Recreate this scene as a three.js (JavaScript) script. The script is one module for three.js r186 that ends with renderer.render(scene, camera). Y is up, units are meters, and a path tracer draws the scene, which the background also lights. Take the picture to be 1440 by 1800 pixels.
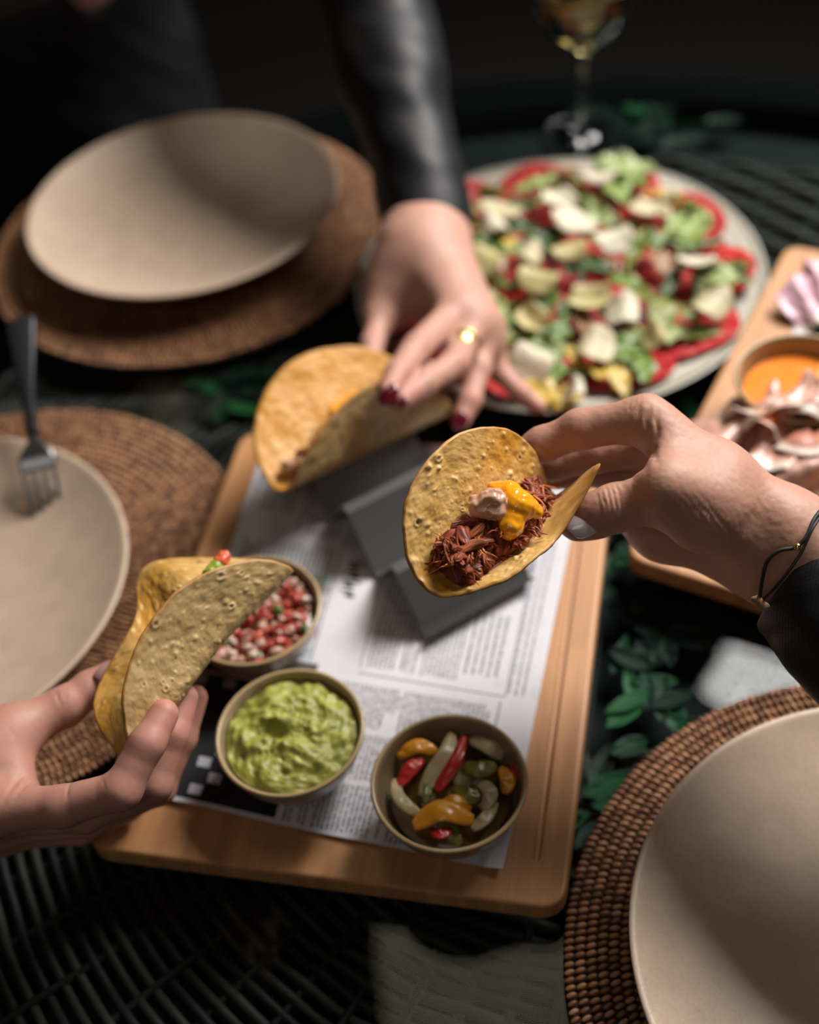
import * as THREE from 'three';
import { RoundedBoxGeometry } from 'three/addons/geometries/RoundedBoxGeometry.js';
import { mergeGeometries, mergeVertices } from 'three/addons/utils/BufferGeometryUtils.js';
import { ImprovedNoise } from 'three/addons/math/ImprovedNoise.js';
import { RectAreaLightUniformsLib } from 'three/addons/lights/RectAreaLightUniformsLib.js';
import { Brush, Evaluator, SUBTRACTION } from 'three-bvh-csg';

// ───────────── camera, lights, exposure ─────────────
const scene = new THREE.Scene();
scene.background = new THREE.Color(0x000000);
const camera = new THREE.PerspectiveCamera(43.04, 1440 / 1800, 0.05, 30);
const PITCH = 0.82393, ROLL = -0.14666, CAMY = 0.6623, FPX = 2282.3;
const FW = new THREE.Vector3(0, -Math.sin(PITCH), -Math.cos(PITCH));
const RT0 = new THREE.Vector3(1, 0, 0), UP0 = new THREE.Vector3().crossVectors(RT0, FW);
const RT = RT0.clone().multiplyScalar(Math.cos(ROLL)).addScaledVector(UP0, Math.sin(ROLL));
const UP = UP0.clone().multiplyScalar(Math.cos(ROLL)).addScaledVector(RT0, -Math.sin(ROLL));
const EYE = new THREE.Vector3(0, CAMY, 0);
camera.position.copy(EYE); camera.up.copy(UP); camera.lookAt(EYE.clone().add(FW)); camera.updateMatrixWorld(true);
camera.focus = 0.618; camera.userData.fStop = 3.0;
RectAreaLightUniformsLib.init();
const renderer = new THREE.WebGLRenderer({ antialias: true });
renderer.toneMapping = THREE.LinearToneMapping;
renderer.toneMappingExposure = 1.0;
renderer.shadowMap.enabled = true;
// the big soft panel lamp behind and to the right of the table: [centre], aimed at, size, radiance
const KEY = { at: [0.99, 1.25, -1.25], to: [0.08, 0.02, -0.55], w: 0.84, h: 0.74, power: 28, color: [1.0, 0.975, 0.95] };
const ADDED_FILL = { at: [0.02, 2.0, -1.16], to: [0.0, 0.0, -0.3], w: 0.45, h: 0.5, power: 1.5, color: [1.0, 0.86, 0.58] };  // unseen warm panel, added so the glass mirrors an olive sheen
const ADDED_AMBIENT = { at: [-0.5, 1.95, 0.95], to: [-0.05, 0.0, -0.5], w: 0.9, h: 0.7, power: 0.45, color: [1.0, 0.95, 0.88] };  // unseen panel added behind the camera to brighten the steel and deep shadows

// ───────────── helpers ─────────────
const V3 = (x, y, z) => new THREE.Vector3(x, y, z);
const N = new ImprovedNoise();
const noise = (x, y, z = 0) => N.noise(x, y, z);
const fbm = (x, y, z = 0, o = 4) => { let s = 0, a = 0.5; for (let i = 0; i < o; i++) { s += a * N.noise(x, y, z); x *= 2.03; y *= 2.03; z *= 2.03; a *= 0.5; } return s; };
function rng(seed) { let a = seed >>> 0; return () => { a |= 0; a = (a + 0x6D2B79F5) | 0; let t = Math.imul(a ^ (a >>> 15), 1 | a); t = (t + Math.imul(t ^ (t >>> 7), 61 | t)) ^ t; return ((t ^ (t >>> 14)) >>> 0) / 4294967296; }; }
const clamp = THREE.MathUtils.clamp, lerp = THREE.MathUtils.lerp, smooth = THREE.MathUtils.smoothstep;
// a point at the true depth t (metres along the lens axis) on the sight line of photo position (u, v)
const at = (u, v, t) => EYE.clone().addScaledVector(FW, t).addScaledVector(RT, (u - 720) / FPX * t).addScaledVector(UP, -(v - 900) / FPX * t);
// the point of the horizontal plane y = h there
function on(u, v, h) { const d = at(u, v, 1).sub(EYE); return EYE.clone().addScaledVector(d, (h - CAMY) / d.y); }
const view = (x, y, z) => V3(0, 0, 0).addScaledVector(RT, x).addScaledVector(UP, y).addScaledVector(FW, z);
const used = {};
function numbered(n) { const k = used[n] = (used[n] ?? -1) + 1; return k ? `${n}_${String(k).padStart(3, '0')}` : n; }
function tag(o, label, category, group, kind) { if (label) o.userData.label = label; if (category) o.userData.category = category; if (group) o.userData.group = group; if (kind) o.userData.kind = kind; return o; }
function thing(name, label, category, pos = V3(0, 0, 0), group) { const o = new THREE.Group(); o.name = numbered(name); o.position.copy(pos); scene.add(o); return tag(o, label, category, group); }
function mesh(name, geo, mat, parent = scene) { const m = new THREE.Mesh(geo, mat); m.castShadow = m.receiveShadow = true; m.name = parent === scene ? numbered(name) : name; parent.add(m); return m; }
// geometry given in world coordinates put under a thing that stands (unturned) at its base
function part(name, geo, mat, parent) { geo.translate(-parent.position.x, -parent.position.y, -parent.position.z); return mesh(name, geo, mat, parent); }
function struct(name, geo, mat) { const m = mesh(name, geo, mat); m.userData.kind = 'structure'; return m; }
const lin = (r, g, b) => new THREE.Color().setRGB(r, g, b);
const M = (color, o = {}) => new THREE.MeshPhysicalMaterial({ color: Array.isArray(color) ? lin(...color) : color, roughness: 0.6, ...o });
const VC = (o = {}) => new THREE.MeshPhysicalMaterial({ color: 0xffffff, vertexColors: true, roughness: 0.55, ...o });
function place(geo, o, x, y, z) { return geo.applyMatrix4(new THREE.Matrix4().makeBasis(x, y, z).setPosition(o)); }
function basis(y, hint) { const Y = y.clone().normalize(), X = new THREE.Vector3().crossVectors(Y, hint).normalize(), Z = new THREE.Vector3().crossVectors(X, Y); return [X, Y, Z]; }
// a grid surface p(i/n, j/m) -> Vector3, with optional colour c(u, v) -> [r, g, b]
function grid(n, m, p, c) {
  const pos = [], col = [], idx = [], uv = [];
  for (let j = 0; j <= m; j++) for (let i = 0; i <= n; i++) { const q = p(i / n, j / m); pos.push(q.x, q.y, q.z); uv.push(i / n, j / m); if (c) col.push(...c(i / n, j / m, q)); }
  for (let j = 0; j < m; j++) for (let i = 0; i < n; i++) { const a = j * (n + 1) + i, b = a + 1, d = a + n + 1, e = d + 1; idx.push(a, b, e, a, e, d); }
  const g = new THREE.BufferGeometry(); g.setAttribute('position', new THREE.Float32BufferAttribute(pos, 3)); g.setAttribute('uv', new THREE.Float32BufferAttribute(uv, 2));
  if (c) g.setAttribute('color', new THREE.Float32BufferAttribute(col, 3)); g.setIndex(idx); g.computeVertexNormals(); return g;
}
// a closed slab: top surface p(u,v), bottom surface q(u,v), edges joined; u, v on a square grid
function slab(n, m, p, q, c) {
  const pos = [], col = [], idx = [], uv = [], W = n + 1, K = W * (m + 1);
  for (const [s, f] of [[0, p], [1, q]]) for (let j = 0; j <= m; j++) for (let i = 0; i <= n; i++) { const a = f(i / n, j / m); pos.push(a.x, a.y, a.z); uv.push(i / n, j / m); if (c) col.push(...c(i / n, j / m, s)); }
  for (let j = 0; j < m; j++) for (let i = 0; i < n; i++) { const a = j * W + i, b = a + 1, d = a + W, e = d + 1; idx.push(a, d, e, a, e, b, K + a, K + e, K + d, K + a, K + b, K + e); }
  const rim = []; for (let i = 0; i < n; i++) rim.push(i); for (let j = 0; j < m; j++) rim.push(j * W + n); for (let i = n; i > 0; i--) rim.push(m * W + i); for (let j = m; j > 0; j--) rim.push(j * W);
  rim.forEach((a, k) => { const b = rim[(k + 1) % rim.length]; idx.push(a, b, K + b, a, K + b, K + a); });
  const g = new THREE.BufferGeometry(); g.setAttribute('position', new THREE.Float32BufferAttribute(pos, 3)); g.setAttribute('uv', new THREE.Float32BufferAttribute(uv, 2));
  if (c) g.setAttribute('color', new THREE.Float32BufferAttribute(col, 3)); g.setIndex(idx); g.computeVertexNormals(); return g;
}
const lathe = (pts, n = 96) => { const g = new THREE.LatheGeometry(pts.map(([r, y]) => new THREE.Vector2(Math.max(r, 1e-5), y)), n); return g; };
const tube = (pts, r, n = 40, k = 8, closed = false) => new THREE.TubeGeometry(new THREE.CatmullRomCurve3(pts, closed), n, r, k, closed);
function canvasTexture(w, h, draw, srgb = true) { const c = document.createElement('canvas'); c.width = w; c.height = h; draw(c.getContext('2d'), w, h); const t = new THREE.CanvasTexture(c); if (srgb) t.colorSpace = THREE.SRGBColorSpace; t.wrapS = t.wrapT = THREE.RepeatWrapping; t.magFilter = THREE.LinearFilter; return t; }
function dataTexture(w, h, f, srgb = false) {
  const d = new Uint8Array(w * h * 4);
  for (let y = 0; y < h; y++) for (let x = 0; x < w; x++) { const c = f(x / w, y / h), k = (y * w + x) * 4; for (let i = 0; i < 3; i++) d[k + i] = clamp(Math.round(255 * (Array.isArray(c) ? c[i] : c)), 0, 255); d[k + 3] = 255; }
  const t = new THREE.DataTexture(d, w, h); t.wrapS = t.wrapT = THREE.RepeatWrapping; t.magFilter = THREE.LinearFilter; if (srgb) t.colorSpace = THREE.SRGBColorSpace; t.needsUpdate = true; return t;
}
// ───────────── signed distance fields and their meshing (surface nets on sparse blocks) ─────────────
const smin = (a, b, k) => { const h = Math.max(k - Math.abs(a - b), 0) / k; return Math.min(a, b) - h * h * k * 0.25; };
function cone(x, y, z, b) { // tapered capsule b = [ax,ay,az, dx,dy,dz, 1/len2, ra, rb]
  const px = x - b[0], py = y - b[1], pz = z - b[2]; let t = (px * b[3] + py * b[4] + pz * b[5]) * b[6]; t = t < 0 ? 0 : t > 1 ? 1 : t;
  const qx = px - t * b[3], qy = py - t * b[4], qz = pz - t * b[5]; return Math.sqrt(qx * qx + qy * qy + qz * qz) - (b[7] + t * (b[8] - b[7]));
}
const bone = (a, b, ra, rb) => { const d = b.clone().sub(a); return [a.x, a.y, a.z, d.x, d.y, d.z, 1 / Math.max(d.lengthSq(), 1e-12), ra, rb]; };
function meshField(f, lo, hi, cell, colorOf) {
  const nx = Math.ceil((hi.x - lo.x) / cell) + 1, ny = Math.ceil((hi.y - lo.y) / cell) + 1, nz = Math.ceil((hi.z - lo.z) / cell) + 1, F = new Float32Array(nx * ny * nz), B = 6, live = [];
  for (let bz = 0; bz < nz; bz += B) for (let by = 0; by < ny; by += B) for (let bx = 0; bx < nx; bx += B) {
    const ex = Math.min(bx + B, nx), ey = Math.min(by + B, ny), ez = Math.min(bz + B, nz);
    const c = f(lo.x + (bx + B / 2) * cell, lo.y + (by + B / 2) * cell, lo.z + (bz + B / 2) * cell), far = Math.abs(c) > cell * B * 0.9 * 1.25 + 0.002;
    for (let k = bz; k < ez; k++) for (let j = by; j < ey; j++) for (let i = bx; i < ex; i++) F[(k * ny + j) * nx + i] = far ? c : f(lo.x + i * cell, lo.y + j * cell, lo.z + k * cell);
    live.push(bx, by, bz);
  }
  const id = new Int32Array(nx * ny * nz).fill(-1), pos = [], idx = [], sx = 1, sy = nx, sz = nx * ny;
  for (let k = 0; k < nz - 1; k++) for (let j = 0; j < ny - 1; j++) for (let i = 0; i < nx - 1; i++) {
    const o = k * sz + j * sy + i; let m = 0, cx = 0, cy = 0, cz = 0, n = 0; const g = [];
    for (let c = 0; c < 8; c++) { const v = F[o + (c & 1) + (c >> 1 & 1) * sy + (c >> 2) * sz]; g.push(v); if (v < 0) m++; }
    if (m === 0 || m === 8) continue;
    for (let a = 0; a < 8; a++) for (const s of [1, 2, 4]) if (!(a & s)) { const b = a | s, p = g[a], q = g[b]; if ((p < 0) !== (q < 0)) { const t = p / (p - q); cx += (a & 1) + (s === 1 ? t : 0); cy += (a >> 1 & 1) + (s === 2 ? t : 0); cz += (a >> 2) + (s === 4 ? t : 0); n++; } }
    id[o] = pos.length / 3; pos.push(lo.x + (i + cx / n) * cell, lo.y + (j + cy / n) * cell, lo.z + (k + cz / n) * cell);
  }
  for (let k = 1; k < nz - 1; k++) for (let j = 1; j < ny - 1; j++) for (let i = 1; i < nx - 1; i++) {
    const o = k * sz + j * sy + i, s0 = F[o] < 0;
    for (const [d, u, w] of [[sx, sy, sz], [sy, sz, sx], [sz, sx, sy]]) { if ((F[o + d] < 0) === s0) continue; const a = id[o], b = id[o - u], c = id[o - u - w], e = id[o - w]; if (a < 0 || b < 0 || c < 0 || e < 0) continue; if (s0) idx.push(a, b, c, a, c, e); else idx.push(a, c, b, a, e, c); }
  }
  const nrm = new Float32Array(pos.length), e = Math.min(cell * 0.5, 0.0008), col = colorOf ? new Float32Array(pos.length) : null;
  for (let q = 0; q < pos.length; q += 3) {
    let x = pos[q], y = pos[q + 1], z = pos[q + 2], gx, gy, gz, l;
    for (let it = 0; it < 2; it++) {
      gx = f(x + e, y, z) - f(x - e, y, z); gy = f(x, y + e, z) - f(x, y - e, z); gz = f(x, y, z + e) - f(x, y, z - e); l = Math.hypot(gx, gy, gz) || 1; gx /= l; gy /= l; gz /= l;
      if (it === 0) { const d = clamp(f(x, y, z), -cell * 0.6, cell * 0.6); x -= gx * d; y -= gy * d; z -= gz * d; }
    }
    pos[q] = x; pos[q + 1] = y; pos[q + 2] = z; nrm[q] = gx; nrm[q + 1] = gy; nrm[q + 2] = gz;
    if (col) { const c = colorOf(x, y, z, gx, gy, gz); col[q] = c[0]; col[q + 1] = c[1]; col[q + 2] = c[2]; }
  }
  const G = new THREE.BufferGeometry(); G.setAttribute('position', new THREE.Float32BufferAttribute(pos, 3)); G.setAttribute('normal', new THREE.Float32BufferAttribute(nrm, 3));
  if (col) G.setAttribute('color', new THREE.Float32BufferAttribute(col, 3)); G.setIndex(idx); return G;
}
function bounds(bones, pad) { const lo = V3(9, 9, 9), hi = V3(-9, -9, -9); for (const b of bones) for (const [t, r] of [[0, b[7]], [1, b[8]]]) { const p = V3(b[0] + t * b[3], b[1] + t * b[4], b[2] + t * b[5]); lo.min(p.clone().subScalar(r + pad)); hi.max(p.addScalar(r + pad)); } return [lo, hi]; }
// ───────────── textures ─────────────
const woodTex = dataTexture(512, 512, (x, y) => { const g = fbm(x * 26, y * 2.2, 3, 4), f = fbm(x * 150, y * 6, 9, 3), k = clamp(0.5 + 0.6 * g + 0.3 * f, 0, 1); return [lerp(0.60, 0.83, k), lerp(0.41, 0.61, k), lerp(0.245, 0.41, k)]; }, true);
const woodBump = dataTexture(512, 512, (x, y) => 0.5 + 0.35 * fbm(x * 130, y * 5, 5, 3));
const glazeTex = dataTexture(512, 512, (x, y) => { const a = fbm(x * 7, y * 7, 1, 5), b = fbm(x * 60, y * 60, 4, 2), k = 1 + 0.10 * a + 0.07 * b; return [0.755 * k, 0.658 * k, 0.572 * k]; }, true);
const crackle = (() => { const r = rng(5), P = []; const K = 46; for (let i = 0; i < K; i++) for (let j = 0; j < K; j++) P.push([(i + r()) / K, (j + r()) / K]);
  return dataTexture(768, 768, (x, y) => { const ci = Math.floor(x * K), cj = Math.floor(y * K); let a = 9, b = 9; for (let i = -1; i <= 1; i++) for (let j = -1; j <= 1; j++) { const ii = (ci + i + K) % K, jj = (cj + j + K) % K, p = P[ii * K + jj]; let dx = Math.abs(p[0] - x), dy = Math.abs(p[1] - y); dx = Math.min(dx, 1 - dx); dy = Math.min(dy, 1 - dy); const d = Math.hypot(dx, dy) * K; if (d < a) { b = a; a = d; } else if (d < b) b = d; } return smooth(b - a, 0.0, 0.14) * 0.6 + 0.4; }); })();
const clothBump = dataTexture(256, 256, (x, y) => 0.5 + 0.25 * Math.sin(x * 402) * Math.sin(y * 402) + 0.3 * fbm(x * 20, y * 20, 2, 3));
const meatTex = dataTexture(256, 256, (x, y) => { const a = fbm(x * 9, y * 9, 7, 4), v = Math.abs(fbm(x * 5 + 3, y * 5, 1, 3)); const w = smooth(0.05 - v, 0, 0.04); return [lerp(0.70 + 0.2 * a, 0.88, w), lerp(0.20 + 0.14 * a, 0.62, w), lerp(0.21 + 0.12 * a, 0.58, w)]; }, true);
// printed newspaper: greeked columns of broken strokes, a black puzzle grid at one corner, rules
const newsTex = canvasTexture(1024, 1536, (g, w, h) => {
  const r = rng(21); g.fillStyle = '#cfccd0'; g.fillRect(0, 0, w, h);
  const column = (x0, x1, y0, y1, step, ink, lh = 0.52) => { // lines of print run along y
    for (let x = x0; x < x1; x += step) { let y = y0 + (r() < 0.1 ? 20 : 0); const end = y1 - (r() < 0.16 ? r() * (y1 - y0) * 0.6 : 0); while (y < end) { const l = 10 + r() * 34; let q = y; while (q < Math.min(y + l, end)) { g.fillStyle = `rgba(30,29,34,${ink * (0.6 + 0.4 * r())})`; const k = 2 + r() * 3; g.fillRect(x + r() * 1.5, q, step * lh * (0.7 + 0.5 * r()), k); q += k + 1.5; } y += l + 6; } }
  };
  const rule = (x, y, a, b) => { g.fillStyle = 'rgba(50,50,55,0.75)'; g.fillRect(x, y, a, b); };
  column(20, 170, 30, 380, 15, 0.85); column(190, 330, 30, 470, 15, 0.85); column(360, 640, 40, 250, 15, 0.8); column(360, 640, 285, 500, 15, 0.85); column(680, 930, 40, 520, 16, 0.8);
  column(40, 330, 520, 830, 15, 0.8); column(520, 640, 560, 960, 14, 0.8); column(650, 790, 640, 960, 14, 0.75); column(800, 900, 700, 930, 22, 0.9, 0.4); column(915, 985, 30, 980, 20, 0.75, 0.35);
  rule(350, 20, 4, 960); rule(500, 990, 430, 4); rule(930, 30, 3, 960); rule(500, 560, 3, 410);
  column(400, 900, 1030, 1180, 14, 0.9); column(400, 900, 1200, 1350, 14, 0.9); column(400, 900, 1370, 1520, 14, 0.9); rule(920, 1010, 4, 500);
  // a block of bold strokes above the small print
  g.fillStyle = '#28262c'; for (let i = 0; i < 4; i++) { const y = 565 + i * 40; g.fillRect(384, y, 54 - 16 * (i % 2), 9); g.beginPath(); g.ellipse(404 + 10 * (i % 2), y + 22, 17, 9, 0.2, 0, 7); g.fill(); }
  // photograph, printed grey
  g.fillStyle = '#8f8c8d'; g.fillRect(60, 640, 270, 330); for (let i = 0; i < 500; i++) { g.fillStyle = `rgba(${60 + 90 * r()},${58 + 90 * r()},${60 + 85 * r()},0.25)`; g.beginPath(); g.arc(60 + 270 * r(), 640 + 330 * r(), 6 + 22 * r(), 0, 7); g.fill(); }
  g.fillStyle = '#4d4744'; g.fillRect(40, 985, 340, 90);
  // puzzle grid, mostly black
  g.fillStyle = '#100f12'; g.fillRect(20, 1085, 360, 435); const s = 45; for (let i = 0; i < 8; i++) for (let j = 0; j < 9; j++) if ((i % 2 === 0 && j % 2 === 0 && r() < 0.45) || (i < 4 && j % 2 === 1 && i === 3)) { g.fillStyle = '#c3bfc6'; g.fillRect(24 + i * s, 1092 + j * 47, s - 6, 34); }
  for (let i = 0; i < 900; i++) { g.fillStyle = `rgba(80,78,86,${0.05 * r()})`; g.fillRect(r() * w, r() * h, 30 * r(), 40 * r()); }
});

// ───────────── the room: dark walls round the table ─────────────
const wallM = M([0.010, 0.008, 0.006], { roughness: 0.9, bumpMap: clothBump, bumpScale: 0.002 }), floorM = M([0.012, 0.010, 0.009], { roughness: 0.55 });
const bx = (w, h, d, x, y, z) => new THREE.BoxGeometry(w, h, d).translate(x, y, z);
struct('floor', bx(6.4, 0.1, 7.2, 0, -0.80, -1), floorM);
struct('ceiling', bx(6.4, 0.1, 7.2, 0, 2.35, -1), M([0.03, 0.027, 0.022], { roughness: 0.9 }));
struct('wall_back', bx(6.4, 3.2, 0.1, 0, 0.8, -4.6), wallM);
struct('wall_front', bx(6.4, 3.2, 0.1, 0, 0.8, 1.6), M([0.16, 0.135, 0.11], { roughness: 0.9, bumpMap: clothBump, bumpScale: 0.002 }));
struct('wall_left', bx(0.1, 3.2, 7.2, -3.2, 0.8, -1), wallM);
struct('wall_right', bx(0.1, 3.2, 7.2, 3.2, 0.8, -1), wallM);
function panelLamp(P, label) {
  const a = V3(...P.at), n = V3(...P.to).sub(a).normalize(), o = thing('panel_lamp', label, 'lamp', a);
  const q = new THREE.Quaternion().setFromUnitVectors(V3(0, 0, 1), n); // housing looks along +z
  const mm = new THREE.Matrix4().lookAt(V3(0, 0, 0), n.clone().negate(), V3(0, 1, 0));
  const hs = new RoundedBoxGeometry(P.w + 0.04, P.h + 0.04, 0.06, 3, 0.01).translate(0, 0, -0.035).applyMatrix4(mm); mesh('housing', hs, M([0.02, 0.02, 0.02], { roughness: 0.5 }), o);
  const df = new RoundedBoxGeometry(P.w, P.h, 0.008, 2, 0.003).applyMatrix4(mm); mesh('diffuser', df, new THREE.MeshStandardMaterial({ color: 0xdddddd, emissive: lin(...P.color), emissiveIntensity: 1.0, roughness: 0.6 }), o);
  const rod = tube([V3(0, 0, 0).addScaledVector(n, -0.06), V3(0, 2.3 - a.y, 0)], 0.008, 8, 8); mesh('rod', rod, M([0.02, 0.02, 0.02]), o);
  const l = new THREE.RectAreaLight(lin(...P.color), P.power, P.w, P.h); l.name = 'panel_lamp_light'; l.position.copy(a).addScaledVector(n, 0.012); l.lookAt(l.position.clone().add(n)); scene.add(l);
  return o;
}
panelLamp(KEY, 'large square white panel lamp on a ceiling rod above the far right of the table');
panelLamp(ADDED_AMBIENT, 'unseen dim panel added behind the viewer to lift the dark areas');
panelLamp(ADDED_FILL, 'unseen warm panel added high beyond the table for an olive reflection');

// ───────────── the round glass table over wicker ─────────────
const TC = V3(0.11, 0, -0.5), TR = 0.68;
const table = thing('dining_table', 'round glass-topped wicker dining table with dark rim and woven underside', 'table', V3(TC.x, -0.75, TC.z));
const T = (g) => g.translate(0, 0.75, 0);
mesh('glass_top', T(lathe([[0, -0.006], [TR - 0.004, -0.006], [TR, -0.0045], [TR, -0.0015], [TR - 0.0015, 0], [0, 0]], 160)), M([0.94, 0.98, 0.96], { transmission: 1, thickness: 0, roughness: 0.02, ior: 1.5, specularIntensity: 0.2 }), table).userData.label = 'clear glass sheet';
mesh('rim', T(lathe([[TR - 0.05, -0.05], [TR + 0.004, -0.05], [TR + 0.012, -0.03], [TR + 0.006, -0.0068], [TR - 0.05, -0.0068], [TR - 0.05, -0.05]], 160)), M([0.0025, 0.0026, 0.0028], { roughness: 0.8, specularIntensity: 0.02 }), table);
mesh('under_panel', T(lathe([[0, -0.05], [TR - 0.05, -0.05], [TR - 0.05, -0.034], [0, -0.034]], 120)), M([0.004, 0.006, 0.0065], { roughness: 0.7, specularIntensity: 0.2 }), table);
{
  const strandM = [[0.022, 0.020, 0.017], [0.013, 0.0125, 0.012], [0.030, 0.026, 0.021]].map((c) => M(c, { roughness: 0.55, specularIntensity: 0.3 }));
  for (let k = 0, r = 0.095; r < 0.555; r += 0.0096, k++) { // ring strands weaving over and under the ribs
    const n = Math.round(2 * Math.PI * r / 0.03 / 2) * 2, seg = n * 5, pts = [];
    for (let i = 0; i < seg; i++) { const a = i / seg * 2 * Math.PI; pts.push(V3(r * Math.cos(a), 0.75 - 0.021 + 0.003 * Math.sin(a * n / 2 + (k % 2) * Math.PI), r * Math.sin(a))); }
    mesh('wicker_strand', new THREE.TubeGeometry(new THREE.CatmullRomCurve3(pts, true), seg, 0.0032, 5, true), strandM[(k * 7) % 3], table);
  }
  for (let k = 0; k < 64; k++) { const a = k / 64 * 2 * Math.PI, c = Math.cos(a), s = Math.sin(a); mesh('wicker_rib', tube([V3(0.09 * c, 0.729, 0.09 * s), V3(0.555 * c, 0.729, 0.555 * s)], 0.0026, 2, 6), strandM[1], table); }
  mesh('pedestal', lathe([[0.0, 0], [0.30, 0], [0.30, 0.02], [0.10, 0.06], [0.055, 0.16], [0.05, 0.5], [0.09, 0.66], [0.22, 0.7], [0, 0.7]], 64), M([0.02, 0.018, 0.016], { roughness: 0.5 }), table);
}
// leaf sprigs lying between the wicker and the glass
const leafMats = [[0.006, 0.036, 0.014], [0.010, 0.068, 0.024], [0.022, 0.115, 0.034], [0.004, 0.014, 0.010], [0.008, 0.026, 0.019]].map((c) => M(c.map((v) => v * 0.6), { roughness: 0.5, specularIntensity: 0.25, side: THREE.DoubleSide }));
function leafGeo(L, W, bend, seed) { return slab(6, 10, (u, v) => leafPt(u, v, L, W, bend, 0.0002, seed), (u, v) => leafPt(u, v, L, W, bend, -0.0002, seed)); }
function leafPt(u, v, L, W, bend, o, seed) { const s = u * 2 - 1, w = W * Math.pow(Math.sin(Math.PI * Math.min(0.999, 0.02 + v * 0.96)), 0.75) * (1 - 0.35 * v); return V3(s * w, o + 0.06 * W * Math.abs(s) * 2 - 0.08 * W * (1 - Math.abs(s)) + bend * v * v + 0.04 * W * Math.sin(v * 14 + s * 5 + seed), v * L); }
function sprig(u, v, label, seed, n, size, lights, dark) {
  const p = on(u, v, -0.0135); p.y = -0.0135; const o = thing('leaf_sprig', label, 'leaves', p, null), r = rng(seed);
  mesh('stem', tube([V3(0, -0.001, 0), V3(size * 0.5, -0.001, size * 0.4), V3(size * 1.1, -0.001, size * 0.5)], 0.0011, 12, 6), leafMats[0], o);
  for (let i = 0; i < n; i++) {
    const a = r() * 6.283, d = r() * size, g = leafGeo(size * (0.55 + 0.5 * r()), size * (0.16 + 0.1 * r()), 0.0015, i); g.rotateY(r() * 6.283).translate(Math.cos(a) * d, (i % 5) * 0.0008 - 0.0012, Math.sin(a) * d);
    mesh('leaf', g, leafMats[r() < lights ? (r() < 0.5 ? 1 : 2) : r() < dark ? 3 : r() < 0.5 ? 0 : 4], o);
  }
}
sprig(1130, 1235, 'green leaf sprig under the glass between the taco board and front right placemat', 31, 13, 0.034, 0.6, 0.4);
sprig(1190, 1120, 'dark leaf sprig under the glass below the bracelet hand', 32, 10, 0.030, 0.12, 0.8);
sprig(1085, 1085, 'dark green leaf sprig under the glass right of the taco board edge', 33, 9, 0.028, 0.2, 0.7);
sprig(1040, 1420, 'green leaf sprig under the glass at the lower right corner of the taco board', 34, 10, 0.032, 0.5, 0.3);
sprig(1280, 1090, 'dark leaf sprig under the glass left of the pale lamp reflection', 35, 8, 0.03, 0.0, 0.95);
sprig(1075, 980, 'green leaf sprig under the glass below the thumb of the taco-holding hand', 36, 12, 0.028, 0.4, 0.5);
sprig(395, 665, 'green leaf sprig under the glass left of the taco lifted by the ringed hand', 37, 12, 0.034, 0.5, 0.5);
sprig(470, 690, 'dark leaf sprig under the glass behind the upper left corner of the taco board', 38, 12, 0.04, 0.1, 0.8);
sprig(1190, 690, 'dark green leaf sprig under the glass between salad plate and ham board', 39, 16, 0.04, 0.2, 0.6);
sprig(1150, 200, 'dark leaf sprig under the glass right of the wine glass', 40, 14, 0.06, 0.1, 0.6);
sprig(820, 730, 'dark leaf sprig under the glass in front of the salad plate', 41, 12, 0.04, 0.05, 0.8);

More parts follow.
